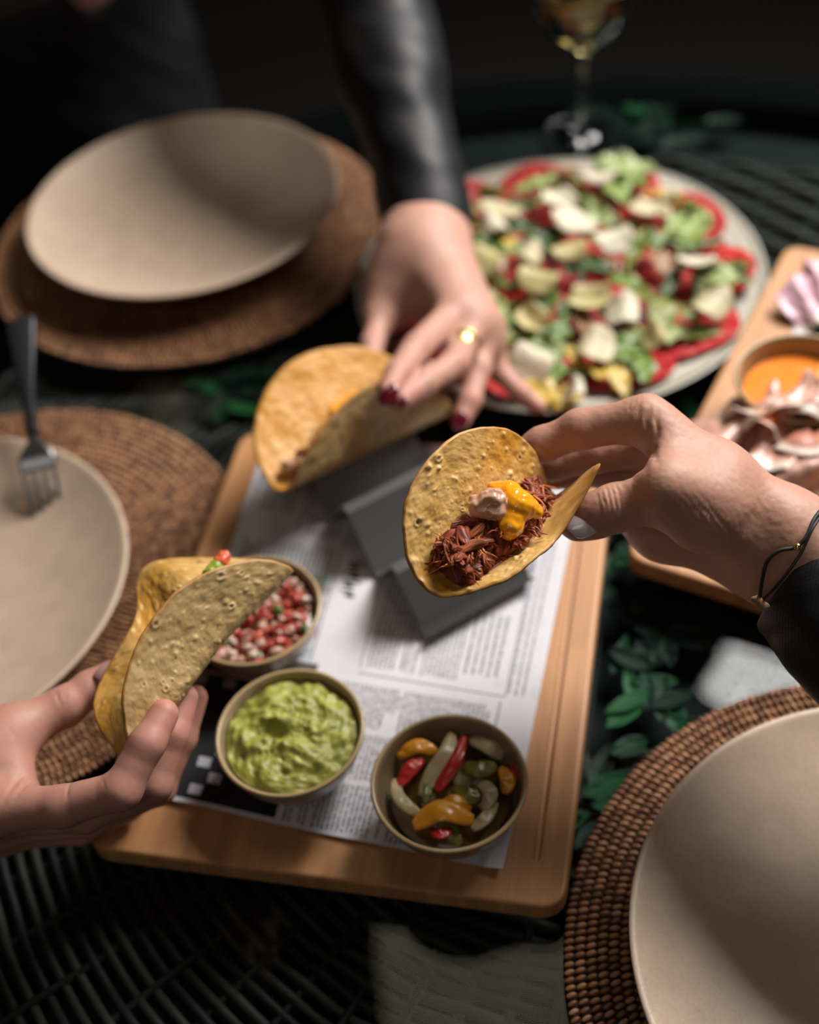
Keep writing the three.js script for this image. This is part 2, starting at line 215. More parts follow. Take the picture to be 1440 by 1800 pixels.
// ───────────── rattan placemats ─────────────
const rattanM = [[0.36, 0.165, 0.072], [0.28, 0.12, 0.05], [0.44, 0.22, 0.10], [0.20, 0.085, 0.036]].map((c) => M(c, { roughness: 0.42 }));
const wrapGeo = (() => { const g = new THREE.SphereGeometry(1, 8, 6); return g; })();
const RM = 0.1758;
function placemat(x, z, label, seed, pieces, focus) {
  const o = thing('rattan_placemat', label, 'placemat', V3(x, 0, z), 'round rattan placemats'), r = rng(seed), prof = [[0, 0.0006]], pitch = 0.0058, n = 30;
  prof.push([RM - 0.002, 0.0006], [RM, 0.003]); for (let k = n; k > 0; k--) { const q = RM - 0.003 - (n - k) * pitch; prof.push([q, 0.0052], [q - pitch / 2, 0.0032]); } prof.push([0, 0.0045]);
  mesh('coil_base', lathe(prof, 120), M([0.03, 0.013, 0.006], { roughness: 0.8 }), o).userData.label = 'dark coiled core';
  const all = [];
  for (let k = 0; k < n; k++) { const rr = RM - 0.003 - k * pitch, m = Math.max(8, Math.round(2 * Math.PI * rr / 0.0041)), ph = r() * 6; for (let i = 0; i < m; i++) { const a = (i + (k % 2) * 0.5) / m * 2 * Math.PI + ph * 0.02; all.push([rr, a, rr * Math.cos(a), rr * Math.sin(a), r()]); } }
  const mat4 = (w) => { const [rr, a, px, pz, q] = w; return new THREE.Matrix4().compose(V3(px, 0.0055 + 0.0005 * Math.sin(q * 20), pz), new THREE.Quaternion().setFromEuler(new THREE.Euler(0, -a + 0.34 + 0.16 * (q - 0.5), 0)), V3(0.0031, 0.00175, 0.0015)); };
  let rest = all;
  if (pieces) { // the wraps that show largest are pieces of their own
    const score = (w) => { const p = V3(x + w[2], 0.006, z + w[3]).sub(EYE), d = p.dot(FW), u = 720 + FPX * p.dot(RT) / d, v = 900 - FPX * p.dot(UP) / d; return (u < 1440 && v < 1800 && w[0] > 0.132 ? 1e6 : 0) + v; };
    all.sort((a, b) => score(b) - score(a)); rest = all.slice(300);
    for (const w of all.slice(0, 300)) { const m = mesh('rattan_wrap', wrapGeo, rattanM[Math.floor(w[4] * 4)], o); m.applyMatrix4(mat4(w)); }
  }
  const im = new THREE.InstancedMesh(wrapGeo, M([1, 1, 1], { roughness: 0.42 }), rest.length); im.name = 'rattan_weave'; im.userData.kind = 'stuff';
  rest.forEach((w, i) => { im.setMatrixAt(i, mat4(w)); im.setColorAt(i, rattanM[Math.floor(w[4] * 4)].color); }); o.add(im);
}
placemat(-0.1568, -0.9769, 'round brown rattan placemat under the back plate by the black jacket', 51);
placemat(-0.2866, -0.5956, 'round brown rattan placemat under the left plate with the fork', 52);
placemat(0.2178, -0.2491, 'round brown rattan placemat under the front right plate, its weave sharp', 53, true);

// ───────────── plates ─────────────
const plateM = M([1, 1, 1], { map: glazeTex, roughness: 0.42, bumpMap: crackle, bumpScale: 0.00008, specularIntensity: 0.9 });
const RP = 0.135, HP = 0.036;
const plateGeo = (() => {
  const pts = [[0, 0.002], [0.048, 0.002], [0.05, 0], [0.055, 0], [0.058, 0.004]];
  for (let i = 1; i <= 22; i++) { const r = 0.058 + (RP - 0.058) * i / 22; pts.push([r, 0.002 + (HP - 0.004) * Math.pow(r / RP, 2.9) - 0.001]); }
  pts.push([RP + 0.001, HP - 0.0015], [RP + 0.0008, HP - 0.0003], [RP - 0.0004, HP + 0.0004], [RP - 0.0022, HP - 0.0002]);
  for (let i = 40; i >= 0; i--) { const r = (RP - 0.0035) * i / 40; pts.push([r, 0.0065 + (HP - 0.0073) * Math.pow(r / (RP - 0.0035), 2.7)]); }
  const g = lathe(pts, 160), p = g.attributes.position, uv = g.attributes.uv; for (let i = 0; i < p.count; i++) uv.setXY(i, p.getX(i) / 0.17, p.getZ(i) / 0.17); return g;
})();
function plate(x, z, label, turn, tilt) { const o = thing('plate', label, 'plate', V3(x, 0.0075, z), 'beige stoneware plates'); o.rotation.y = turn; mesh('dish', plateGeo, plateM, o); return o; }
plate(-0.1538, -0.9764, 'empty beige stoneware plate at the back in front of the black jacket', 0.4);
plate(-0.3210, -0.5739, 'empty beige stoneware plate at left with the fork lying in it', 1.9);
plate(0.2102, -0.2472, 'empty beige crackle-glazed stoneware plate at the front right', 2.6);
// ───────────── serving boards ─────────────
const woodM = M([1, 1, 1], { map: woodTex, bumpMap: woodBump, bumpScale: 0.00025, roughness: 0.5 });
const evaluator = new Evaluator(); evaluator.useGroups = false;
function boardGeo(w, l, h, groove) { // lying in x (width) and z (length), base at y = 0
  const r = 0.013, s = new THREE.Shape(), x = w / 2, y = l / 2, b = 0.0022;
  const X = x - b, Y = y - b; s.moveTo(-X + r, -Y); s.lineTo(X - r, -Y); s.quadraticCurveTo(X, -Y, X, -Y + r); s.lineTo(X, Y - r); s.quadraticCurveTo(X, Y, X - r, Y); s.lineTo(-X + r, Y); s.quadraticCurveTo(-X, Y, -X, Y - r); s.lineTo(-X, -Y + r); s.quadraticCurveTo(-X, -Y, -X + r, -Y);
  let g = new THREE.ExtrudeGeometry(s, { depth: h - 2 * b, bevelEnabled: true, bevelSize: b, bevelThickness: b, bevelSegments: 3, curveSegments: 10 }); g.rotateX(-Math.PI / 2).translate(0, b, 0);
  if (groove) { const A = new Brush(g); A.updateMatrixWorld(); let B = new THREE.CapsuleGeometry(0.0023, l - 0.055, 4, 12).rotateX(Math.PI / 2); const C = new Brush(B); C.position.set(x - 0.0175, h - 0.0004, 0); C.updateMatrixWorld(); g = evaluator.evaluate(A, C, SUBTRACTION).geometry; }
  const p = g.attributes.position, n = g.attributes.normal, uv = new Float32Array(p.count * 2);
  for (let i = 0; i < p.count; i++) { const up = Math.abs(n.getY(i)) > 0.5, sx = Math.abs(n.getX(i)) > 0.5; uv[2 * i] = (up ? p.getX(i) : sx ? p.getY(i) + 0.4 : p.getX(i)) / 0.22; uv[2 * i + 1] = (up || sx ? p.getZ(i) : p.getY(i) + 0.1) / 0.4; }
  g.setAttribute('uv', new THREE.BufferAttribute(uv, 2)); return g;
}
const BA = 16.83 * Math.PI / 180, BU = V3(Math.cos(BA), 0, Math.sin(BA)), BV = V3(-Math.sin(BA), 0, Math.cos(BA)), BH = 0.0245;
const bp = (u, v, h) => V3(0, h, 0).addScaledVector(BU, u).addScaledVector(BV, v); // board coordinates
const bL = -0.307, bR = -0.0393, bB = -0.2991, bT = -0.6315;
const board = thing('serving_board', 'light wooden serving board lined with newspaper, with a groove along its right edge', 'board', bp((bL + bR) / 2, (bB + bT) / 2, 0.0005));
board.rotation.y = -BA; mesh('board', boardGeo(bR - bL, bB - bT, BH - 0.0095, true).translate(0, 0.009, 0), woodM, board);
const feet = (o, xs, zs) => { const g = lathe([[0, 0], [0.0085, 0], [0.0095, 0.001], [0.0085, 0.0092], [0, 0.0092]], 24), m = M([0.012, 0.012, 0.012], { roughness: 0.7 }); for (const x of xs) for (const z of zs) mesh('foot', g, m, o).position.set(x, 0, z); };
feet(board, [-0.075, 0.105], [-0.14, 0.14]);
// second board, with the cold cuts
const B2A = Math.atan2(0.045, 0.067), b2U = V3(Math.cos(B2A), 0, Math.sin(B2A)), b2V = V3(-Math.sin(B2A), 0, Math.cos(B2A));
const b2c = V3(0.132, 0, -0.528).addScaledVector(b2U, 0.135).addScaledVector(b2V, -0.172);
const board2 = thing('serving_board', 'light wooden serving board at the right edge holding ham and an orange sauce bowl', 'board', b2c.clone().setY(0.0005));
board2.rotation.y = -B2A; mesh('board', boardGeo(0.27, 0.35, BH - 0.0095, false).translate(0, 0.009, 0), woodM, board2); feet(board2, [-0.105, 0.105], [-0.14, 0.14]);
const b2 = (u, v, h) => b2c.clone().setY(h).addScaledVector(b2U, u).addScaledVector(b2V, v); // u right, v towards the camera

// ───────────── newspaper on the board ─────────────
const newsM = M([1, 1, 1], { map: newsTex, roughness: 0.75 });
{
  const c = { bl: [-0.280, -0.334], br: [-0.073, -0.3145], tr: [-0.0585, -0.622], tl: [-0.287, -0.632] };
  const P = (o) => (u, v) => { // v = 0 far edge, 1 near edge
    const a = lerp(c.tl[0], c.tr[0], u), b = lerp(c.bl[0], c.br[0], u), a2 = lerp(c.tl[1], c.tr[1], u), b2_ = lerp(c.bl[1], c.br[1], u);
    const h = BH + 0.0006 + 0.0009 * (1 + fbm(u * 3.2, v * 4, 11, 3)) + 0.005 * Math.pow(u, 14) * Math.pow(v, 20) + 0.0016 * Math.pow(v, 30) * (0.5 + 0.5 * Math.sin(u * 11)) + o;
    return bp(lerp(a, b, v), lerp(a2, b2_, v), h);
  };
  const g = slab(60, 80, P(0.00025), P(0)), uv = g.attributes.uv; for (let i = 0; i < uv.count; i++) uv.setY(i, 1 - uv.getY(i));
  const base = bp(-0.17, -0.47, BH); const o = thing('newspaper', 'printed newspaper sheet lining the taco board, black puzzle grid at its lower left', 'newspaper', base); part('sheet', g, newsM, o);
  const g2 = slab(30, 30, (u, v) => b2(lerp(-0.10, 0.12, u), lerp(-0.165, 0.05, v), BH + 0.001 + 0.001 * (1 + fbm(u * 3, v * 3, 4, 2)) + 0.0003), (u, v) => b2(lerp(-0.10, 0.12, u), lerp(-0.165, 0.05, v), BH + 0.001 + 0.001 * (1 + fbm(u * 3, v * 3, 4, 2))));
  const o2 = thing('newspaper', 'newspaper sheet under the ham and sauce bowl on the right-hand board', 'newspaper', b2(0, 0, BH)); part('sheet', g2, newsM, o2);
}
// ───────────── folded steel taco stands ─────────────
const steelM = M([0.135, 0.132, 0.13], { metalness: 0.55, roughness: 0.38, bumpMap: clothBump, bumpScale: 0.00002 });
function stand(corner, dir, label, slots) { // corner: left end of the front lip on the board
  const er = dir.clone().setY(0).normalize(), ep = V3(-er.z, 0, er.x), w = 0.078, th = 0.0011, H = 0.036; // ep towards the camera
  const prof = [[0.006, 0.0065], [0, 0.0006]]; let p = 0;
  for (let k = 0; k < slots; k++) { prof.push([p - 0.0255, H], [p - 0.0315, H], [p - 0.057, 0.0006]); p -= 0.0605; prof.push([p, 0.0006]); }
  prof.pop(); prof.push([p - 0.0025, 0.0006], [p - 0.0085, 0.0065]);
  const o = thing('taco_stand', label, 'taco stand', corner);
  const P2 = prof.map(([a, b]) => new THREE.Vector2(a, b)), off = P2.map((q, i) => { const a = P2[Math.max(0, i - 1)], b = P2[Math.min(P2.length - 1, i + 1)], d = b.clone().sub(a).normalize(); return new THREE.Vector2(q.x + d.y * th, q.y - d.x * th); });
  const s = new THREE.Shape([...P2, ...off.reverse()]);
  const g = new THREE.ExtrudeGeometry(s, { depth: w, bevelEnabled: true, bevelSize: 0.00025, bevelThickness: 0.0003, bevelSegments: 2 });
  g.applyMatrix4(new THREE.Matrix4().makeBasis(ep, V3(0, 1, 0), er.clone().negate()).setPosition(er.clone().multiplyScalar(w))); mesh('folded_sheet', g, steelM, o); return o;
}
const sA = on(746, 1121, BH + 0.003), sD = on(905, 1033, BH + 0.003).sub(sA);
sA.y = BH + 0.0035;
stand(sA, sD, 'zigzag folded steel taco stand on the newspaper below the held tacos', 3);

// ───────────── ramekins ─────────────
const ramM = M([0.27, 0.19, 0.11], { roughness: 0.28, bumpMap: clothBump, bumpScale: 0.0001, clearcoat: 0.4, clearcoatRoughness: 0.15 });
const rimM = M([0.42, 0.30, 0.15], { roughness: 0.25 });
const RB = 0.0406, HBowl = 0.036;
const ramGeo = lathe([[0, 0.002], [0.019, 0.002], [0.020, 0], [0.0225, 0], [0.0240, 0.003], [0.0315, 0.0105], [0.0368, 0.020], [0.0393, 0.028], [RB - 0.0002, HBowl - 0.003], [RB + 0.0008, HBowl - 0.0018], [RB + 0.0005, HBowl - 0.0003], [RB - 0.0006, HBowl], [RB - 0.0019, HBowl - 0.0008], [RB - 0.0026, HBowl - 0.004], [0.0366, 0.024], [0.0335, 0.015], [0.0265, 0.0075], [0.018, 0.005], [0, 0.0045]], 96);
const ramRim = new THREE.TorusGeometry(RB - 0.0002, 0.0013, 8, 120).rotateX(Math.PI / 2).translate(0, HBowl - 0.0006, 0);
function ramekin(p, label, k = 1) { const o = thing('ramekin', label, 'bowl', p, null); o.scale.setScalar(k); mesh('bowl', ramGeo, ramM, o); mesh('rim', ramRim, rimM, o).userData.label = 'darker glazed rim'; return o; }
const pG = V3(-0.0829, BH + 0.0026, -0.4054), pF = V3(-0.0003, BH + 0.0026, -0.3597), pS = V3(-0.1014, BH + 0.0026, -0.4950);
ramekin(pG, 'small brown glazed bowl full of green guacamole on newspaper');
ramekin(pF, 'small brown glazed bowl of pickled pepper strips nearest the board front edge');
ramekin(pS, 'small brown glazed bowl of diced tomato salsa behind the guacamole');
{ // guacamole: one lumpy mound
  const R = 0.0372, top = HBowl - 0.004;
  const h = (x, z) => { const q = Math.hypot(x, z) / R; return top + 0.0065 * (1 - q * q) - 0.0015 + 0.0075 * fbm(x * 62, z * 62, 2, 4) + 0.0035 * fbm(x * 210, z * 210, 5, 3) - 0.006 * Math.exp(-(((x + 0.006) / 0.010) ** 2) - ((z - 0.002 - 0.25 * x) / 0.0035) ** 2) + 0.0045 * Math.exp(-(((x + 0.005) / 0.013) ** 2) - ((z + 0.0055 - 0.25 * x) / 0.004) ** 2); };
  const g = grid(110, 44, (u, v) => { const a = -u * Math.PI * 2, q = v; if (q > 0.93) { const k = (q - 0.93) / 0.07; return V3(Math.cos(a) * R * (1 - 0.08 * k), lerp(h(Math.cos(a) * R, Math.sin(a) * R), 0.02, k), Math.sin(a) * R * (1 - 0.08 * k)); } const r = R * q / 0.93 * (1 + 0.0); return V3(Math.cos(a) * r, h(Math.cos(a) * r, Math.sin(a) * r), Math.sin(a) * r); },
    (u, v, q) => { const f = fbm(q.x * 90, q.z * 90, 8, 4), k = clamp(0.5 + 0.9 * f, 0, 1), d = clamp(fbm(q.x * 240, q.z * 240, 3, 2) * 2.2, 0, 1); return [lerp(lerp(0.15, 0.39, k), 0.56, d * 0.5), lerp(lerp(0.16, 0.375, k), 0.53, d * 0.5), lerp(0.016, 0.075, k)]; });
  const o = thing('guacamole', 'chunky green guacamole with a swirled top filling the bowl in front of the salsa', 'guacamole', pG, null); mesh('mound', mergeVertices(g, 1e-6), VC({ roughness: 0.5, clearcoat: 0.08, clearcoatRoughness: 0.4 }), o);
  o.userData.kind = 'thing';
}
{ // salsa: a bed of juice and pulp, dice on it
  const o = thing('tomato_salsa', 'diced tomato and onion salsa filling the bowl beside the left taco', 'salsa', pS, null), r = rng(77), R = 0.0362;
  mesh('juice', lathe([[0, HBowl - 0.02], [R - 0.006, HBowl - 0.02], [R - 0.001, HBowl - 0.0095], [0, HBowl - 0.009]], 48), M([0.42, 0.13, 0.07], { roughness: 0.2 }), o);
  const cols = [[0.45, 0.055, 0.03], [0.52, 0.09, 0.045], [0.50, 0.30, 0.22], [0.58, 0.42, 0.34], [0.34, 0.035, 0.02], [0.46, 0.22, 0.16]].map((c) => M(c, { roughness: 0.4, clearcoat: 0.1 })), green = M([0.10, 0.16, 0.03], { roughness: 0.4 });
  const geos = [0, 1, 2, 3].map((s) => { const g = new THREE.IcosahedronGeometry(1, 1), p = g.attributes.position; for (let i = 0; i < p.count; i++) { const q = V3(p.getX(i), p.getY(i), p.getZ(i)), m = Math.max(Math.abs(q.x), Math.abs(q.y), Math.abs(q.z)); q.lerp(q.clone().divideScalar(m), 0.8).multiplyScalar(0.9 + 0.25 * noise(q.x * 1.3 + s * 9, q.y * 1.3, q.z * 1.3)); p.setXYZ(i, q.x, q.y, q.z); } const k = mergeVertices(g.deleteAttribute('normal').deleteAttribute('uv'), 1e-4); k.computeVertexNormals(); return k; });
  for (let i = 0; i < 250; i++) { const a = r() * 6.283, d = Math.sqrt(r()) * (R - 0.003), s = 0.0016 + 0.0019 * r(), m = mesh('salsa_dice', geos[i % 4], r() < 0.07 ? green : cols[Math.floor(r() * 6)], o); m.position.set(Math.cos(a) * d, HBowl - 0.0085 + 0.0055 * r() * (1 - 0.5 * (d / R) ** 2), Math.sin(a) * d); m.rotation.set(r() * 6, r() * 6, r() * 6); m.scale.set(s, s * (0.5 + 0.4 * r()), s * (0.8 + 0.9 * r())); }
}
{ // pickled peppers and onions in oil
  const r = rng(88), R = 0.036;
  const oil = thing('pickle_oil', 'dark golden oil round the pepper strips in the front bowl', 'oil', pF); mesh('surface', lathe([[0, HBowl - 0.028], [R - 0.016, HBowl - 0.028], [R - 0.0040, HBowl - 0.0165], [0, HBowl - 0.0165]], 48), M([0.10, 0.055, 0.012], { roughness: 0.12 }), oil);
  const mk = (c, t = 0) => M(c, { roughness: 0.3, clearcoat: 0.2, clearcoatRoughness: 0.2, transmission: t });
  const strip = (pts, w, th, mat, name, label) => { // a bent flat ribbon with thickness
    const cv = new THREE.CatmullRomCurve3(pts), P = (o) => (u, v) => { const p = cv.getPoint(v), t = cv.getTangent(v), up = V3(0.15 * Math.sin(v * 5), 1, 0.1), s = new THREE.Vector3().crossVectors(t, up).normalize(), n = new THREE.Vector3().crossVectors(s, t), k = (u - 0.5) * 2, e = Math.pow(Math.sin(Math.PI * clamp(v, 0.03, 0.97)), 0.3); return p.addScaledVector(s, k * w * e).addScaledVector(n, (1 - k * k) * w * 0.16 + o + 0.0009 * noise(u * 3, v * 6, w * 900)); };
    const o = thing(name, label, name === 'pepper_strip' ? 'pepper' : 'onion', pF.clone(), null); mesh('strip', slab(6, 22, P(th), P(-th)), mat, o); return o;
  };
  const y0 = HBowl - 0.0145, Y = (k) => y0 + k;
  const w = (u, v, h) => on(u, v, pF.y + h).sub(pF).setY(h);
  const O = mk([0.74, 0.30, 0.02]), Rd = mk([0.52, 0.025, 0.02]), Gn = mk([0.17, 0.16, 0.025]), On = mk([0.55, 0.43, 0.24], 0.15), Dk = mk([0.20, 0.11, 0.03]);
  strip([w(700, 1330, Y(0.004)), w(735, 1312, Y(0.009)), w(768, 1322, Y(0.005))], 0.0042, 0.0007, O, 'pepper_strip', 'orange pepper strip at the upper left of the front bowl');
  strip([w(728, 1452, Y(0.003)), w(775, 1425, Y(0.010)), w(832, 1442, Y(0.004))], 0.0058, 0.0008, O, 'pepper_strip', 'broad orange pepper strip at the bottom of the front bowl');
  strip([w(772, 1420, Y(0.004)), w(800, 1408, Y(0.008)), w(828, 1422, Y(0.003))], 0.0035, 0.0007, O, 'pepper_strip', 'small orange pepper strip above the broad one in the front bowl');
  strip([w(882, 1350, Y(0.003)), w(893, 1372, Y(0.006)), w(888, 1395, Y(0.002))], 0.0042, 0.0007, O, 'pepper_strip', 'orange pepper strip at the right side of the front bowl');
  strip([w(816, 1296, Y(0.008)), w(803, 1335, Y(0.011)), w(780, 1372, Y(0.007)), w(768, 1392, Y(0.004))], 0.0036, 0.0008, Rd, 'pepper_strip', 'long red pepper strip in the middle of the front bowl');
  strip([w(742, 1335, Y(0.005)), w(722, 1352, Y(0.006)), w(700, 1385, Y(0.002))], 0.0042, 0.0007, Rd, 'pepper_strip', 'red pepper strip at the left of the front bowl');
  strip([w(905, 1345, Y(0.004)), w(902, 1362, Y(0.005)), w(896, 1385, Y(0.003))], 0.0028, 0.0007, Rd, 'pepper_strip', 'dark red pepper strip against the right rim of the front bowl');
  strip([w(760, 1462, Y(0.002)), w(775, 1466, Y(0.005)), w(792, 1460, Y(0.002))], 0.003, 0.0006, Rd, 'pepper_strip', 'red pepper scrap at the very bottom of the front bowl');
  strip([w(795, 1290, Y(0.006)), w(785, 1325, Y(0.010)), w(760, 1362, Y(0.006)), w(742, 1400, Y(0.002))], 0.0048, 0.0006, On, 'onion_strip', 'pale onion strip beside the long red pepper strip');
  strip([w(692, 1372, Y(0.002)), w(706, 1408, Y(0.006)), w(738, 1432, Y(0.005))], 0.0036, 0.0006, On, 'onion_strip', 'pale onion strip curving along the left rim of the front bowl');
  strip([w(828, 1300, Y(0.004)), w(860, 1312, Y(0.008)), w(884, 1330, Y(0.003))], 0.0048, 0.0006, On, 'onion_strip', 'pale olive onion strip at the upper right of the front bowl');
  strip([w(840, 1370, Y(0.004)), w(862, 1395, Y(0.008)), w(850, 1425, Y(0.003))], 0.004, 0.0006, On, 'onion_strip', 'pale onion strip right of the long red pepper strip');
  strip([w(830, 1458, Y(0.003)), w(852, 1440, Y(0.006)), w(872, 1412, Y(0.002))], 0.0034, 0.0006, On, 'onion_strip', 'pale onion strip at the lower right of the front bowl');
  strip([w(818, 1345, Y(0.004)), w(842, 1352, Y(0.009)), w(872, 1346, Y(0.005))], 0.0052, 0.0007, Gn, 'pepper_strip', 'olive green pepper strip right of the long red strip');
  strip([w(748, 1370, Y(0.004)), w(752, 1395, Y(0.006)), w(744, 1418, Y(0.003))], 0.0022, 0.0006, Gn, 'pepper_strip', 'thin dark green pepper strip left of the long red strip');
  strip([w(800, 1385, Y(0.002)), w(825, 1398, Y(0.006)), w(842, 1385, Y(0.003))], 0.0055, 0.0007, Gn, 'pepper_strip', 'dark olive pepper piece in the centre of the front bowl');
  for (let i = 0; i < 12; i++) { const a = r() * 6.28, d = 0.017 * Math.sqrt(r()), b = r() * 6.28, l = 0.008 + 0.006 * r(), c = V3(Math.cos(a) * d, Y(-0.0015 + 0.003 * r()), Math.sin(a) * d); strip([c.clone().add(V3(-Math.cos(b) * l, -0.002, -Math.sin(b) * l)), c.clone().add(V3(0, 0.002, 0)), c.clone().add(V3(Math.cos(b) * l, -0.002, Math.sin(b) * l))], 0.003 + 0.002 * r(), 0.0006, [Dk, Gn, Dk, On][i % 4], 'pepper_strip', 'dull cooked strip lying low among the brighter strips in the front bowl').userData.group = 'dull strips in the front bowl'; }
}
// ───────────── fork on the left plate ─────────────
{
  const m = M([0.30, 0.30, 0.31], { metalness: 1, roughness: 0.3 }), dark = M([0.035, 0.035, 0.038], { metalness: 0.6, roughness: 0.42 });
  const tip = on(86, 902, 0.024), neck = on(58, 765, 0.058), end = on(36, 560, 0.10); // lies over the rim
  const o = thing('fork', 'dark-handled steel fork lying with its tines in the left plate', 'fork', tip.clone());
  const ax = tip.clone().sub(neck), L = ax.length(); ax.normalize(); const sd = new THREE.Vector3().crossVectors(ax, V3(0, 1, 0)).normalize(), up = new THREE.Vector3().crossVectors(sd, ax);
  const C = (d, s, h) => neck.clone().addScaledVector(ax, d * L).addScaledVector(sd, s).addScaledVector(up, h);
  part('head', slab(16, 14, (u, v) => C(0.02 + 0.44 * v, (u - 0.5) * 2 * lerp(0.0035, 0.0125, smooth(v, 0, 0.7)), 0.0012 + 0.004 * Math.sin(v * 2.4)), (u, v) => C(0.02 + 0.44 * v, (u - 0.5) * 2 * lerp(0.0035, 0.0125, smooth(v, 0, 0.7)), -0.0006 + 0.004 * Math.sin(v * 2.4))), m, o);
  for (let k = 0; k < 4; k++) part('tine', tube([C(0.43, -0.0104 + k * 0.00693, 0.0035), C(0.7, -0.0104 + k * 0.00693, 0.003), C(1.0, -0.0098 + k * 0.0065, 0)], 0.0016, 14, 7), m, o);
  part('handle', slab(8, 24, (u, v) => { const p = neck.clone().lerp(end, v).addScaledVector(up, 0.004 * Math.sin(v * 3.1)); return p.addScaledVector(sd, (u - 0.5) * 2 * lerp(0.0042, 0.0105, smooth(v, 0.15, 1))).addScaledVector(up, 0.0016 + 0.001 * (1 - (2 * u - 1) ** 2)); }, (u, v) => { const p = neck.clone().lerp(end, v).addScaledVector(up, 0.004 * Math.sin(v * 3.1)); return p.addScaledVector(sd, (u - 0.5) * 2 * lerp(0.0042, 0.0105, smooth(v, 0.15, 1))).addScaledVector(up, -0.0016); }), dark, o).userData.label = 'dark flat handle';
}
// ───────────── wine glass ─────────────
{
  const o = thing('wine_glass', 'stemmed wine glass of white wine standing behind the salad plate', 'glass', V3(0.209, 0.0005, -1.043));
  const gm = M([1, 1, 1], { transmission: 1, thickness: 0.01, roughness: 0.0, ior: 1.5 });
  const outer = [[0, 0], [0.037, 0], [0.0400, 0.0006], [0.0412, 0.0018], [0.0408, 0.0030], [0.0395, 0.0036], [0.036, 0.0036], [0.02, 0.0050], [0.009, 0.0085], [0.0052, 0.016], [0.0042, 0.03], [0.004, 0.06], [0.0044, 0.082], [0.0075, 0.09], [0.02, 0.097], [0.034, 0.110], [0.0425, 0.130], [0.0445, 0.150], [0.042, 0.178], [0.0375, 0.205], [0.034, 0.222], [0.0335, 0.2228], [0.0330, 0.222]];
  const inner = [[0.0365, 0.205], [0.041, 0.178], [0.0435, 0.150], [0.0415, 0.1305], [0.033, 0.1112], [0.019, 0.0985], [0.007, 0.0935], [0, 0.0928]];
  mesh('vessel', lathe([...outer, ...inner], 96), gm, o);
  mesh('wine', lathe([[0, 0.0934], [0.0068, 0.0941], [0.0188, 0.0991], [0.0327, 0.1117], [0.0411, 0.1308], [0.043, 0.1495], [0.0428, 0.152], [0, 0.152]], 96), M([0.98, 0.93, 0.70], { transmission: 1, thickness: 0.03, roughness: 0, ior: 1.34, attenuationColor: lin(0.92, 0.80, 0.36), attenuationDistance: 0.09 }), o).userData.label = 'pale yellow wine';
}
// ───────────── salad plate ─────────────
const sC = V3(0.1443, 0, -0.8259), sR = 0.1615, sY = 0.0205;
{
  const rimTex = canvasTexture(1024, 128, (g, w, h) => { const r = rng(4); g.fillStyle = '#b9b2a2'; g.fillRect(0, 0, w, h); for (let i = 0; i < 64; i++) { g.fillStyle = '#34382c'; g.beginPath(); g.ellipse((i + 0.5) * 16, 72, 6.2, 13, 0.5, 0, 7); g.fill(); g.beginPath(); g.ellipse((i + 0.05) * 16, 98, 4.6, 10, -0.5, 0, 7); g.fill(); } g.fillStyle = '#4a4a3a'; g.fillRect(0, 114, w, 5); g.fillRect(0, 50, w, 4); });
  const o = thing('salad_plate', 'large white plate with a dark patterned border under carpaccio salad', 'plate', sC.clone().setY(0.0005));
  const body = lathe([[0, 0.004], [0.09, 0.004], [0.092, 0], [0.1, 0], [0.104, 0.005], [0.14, 0.0125], [0.159, 0.0185], [sR, 0.0205], [sR, 0.0213], [sR - 0.001, 0.0217], [0.157, 0.0205], [0.139, 0.0150], [0.112, 0.0090], [0.1, 0.0078], [0, 0.0075]], 140);
  mesh('dish', body, M([0.50, 0.475, 0.42], { roughness: 0.25 }), o);
  const band = new THREE.LatheGeometry([[sR - 0.0012, 0.0219], [0.157, 0.0209], [0.1475, 0.0182]].map(([a, b]) => new THREE.Vector2(a, b)), 140), uv = band.attributes.uv; for (let i = 0; i < uv.count; i++) uv.setXY(i, uv.getX(i) * 2, uv.getY(i));
  mesh('border_pattern', band, M([1, 1, 1], { map: rimTex, roughness: 0.25 }), o);
}
const sal = (u, v, h) => on(u, v, h);
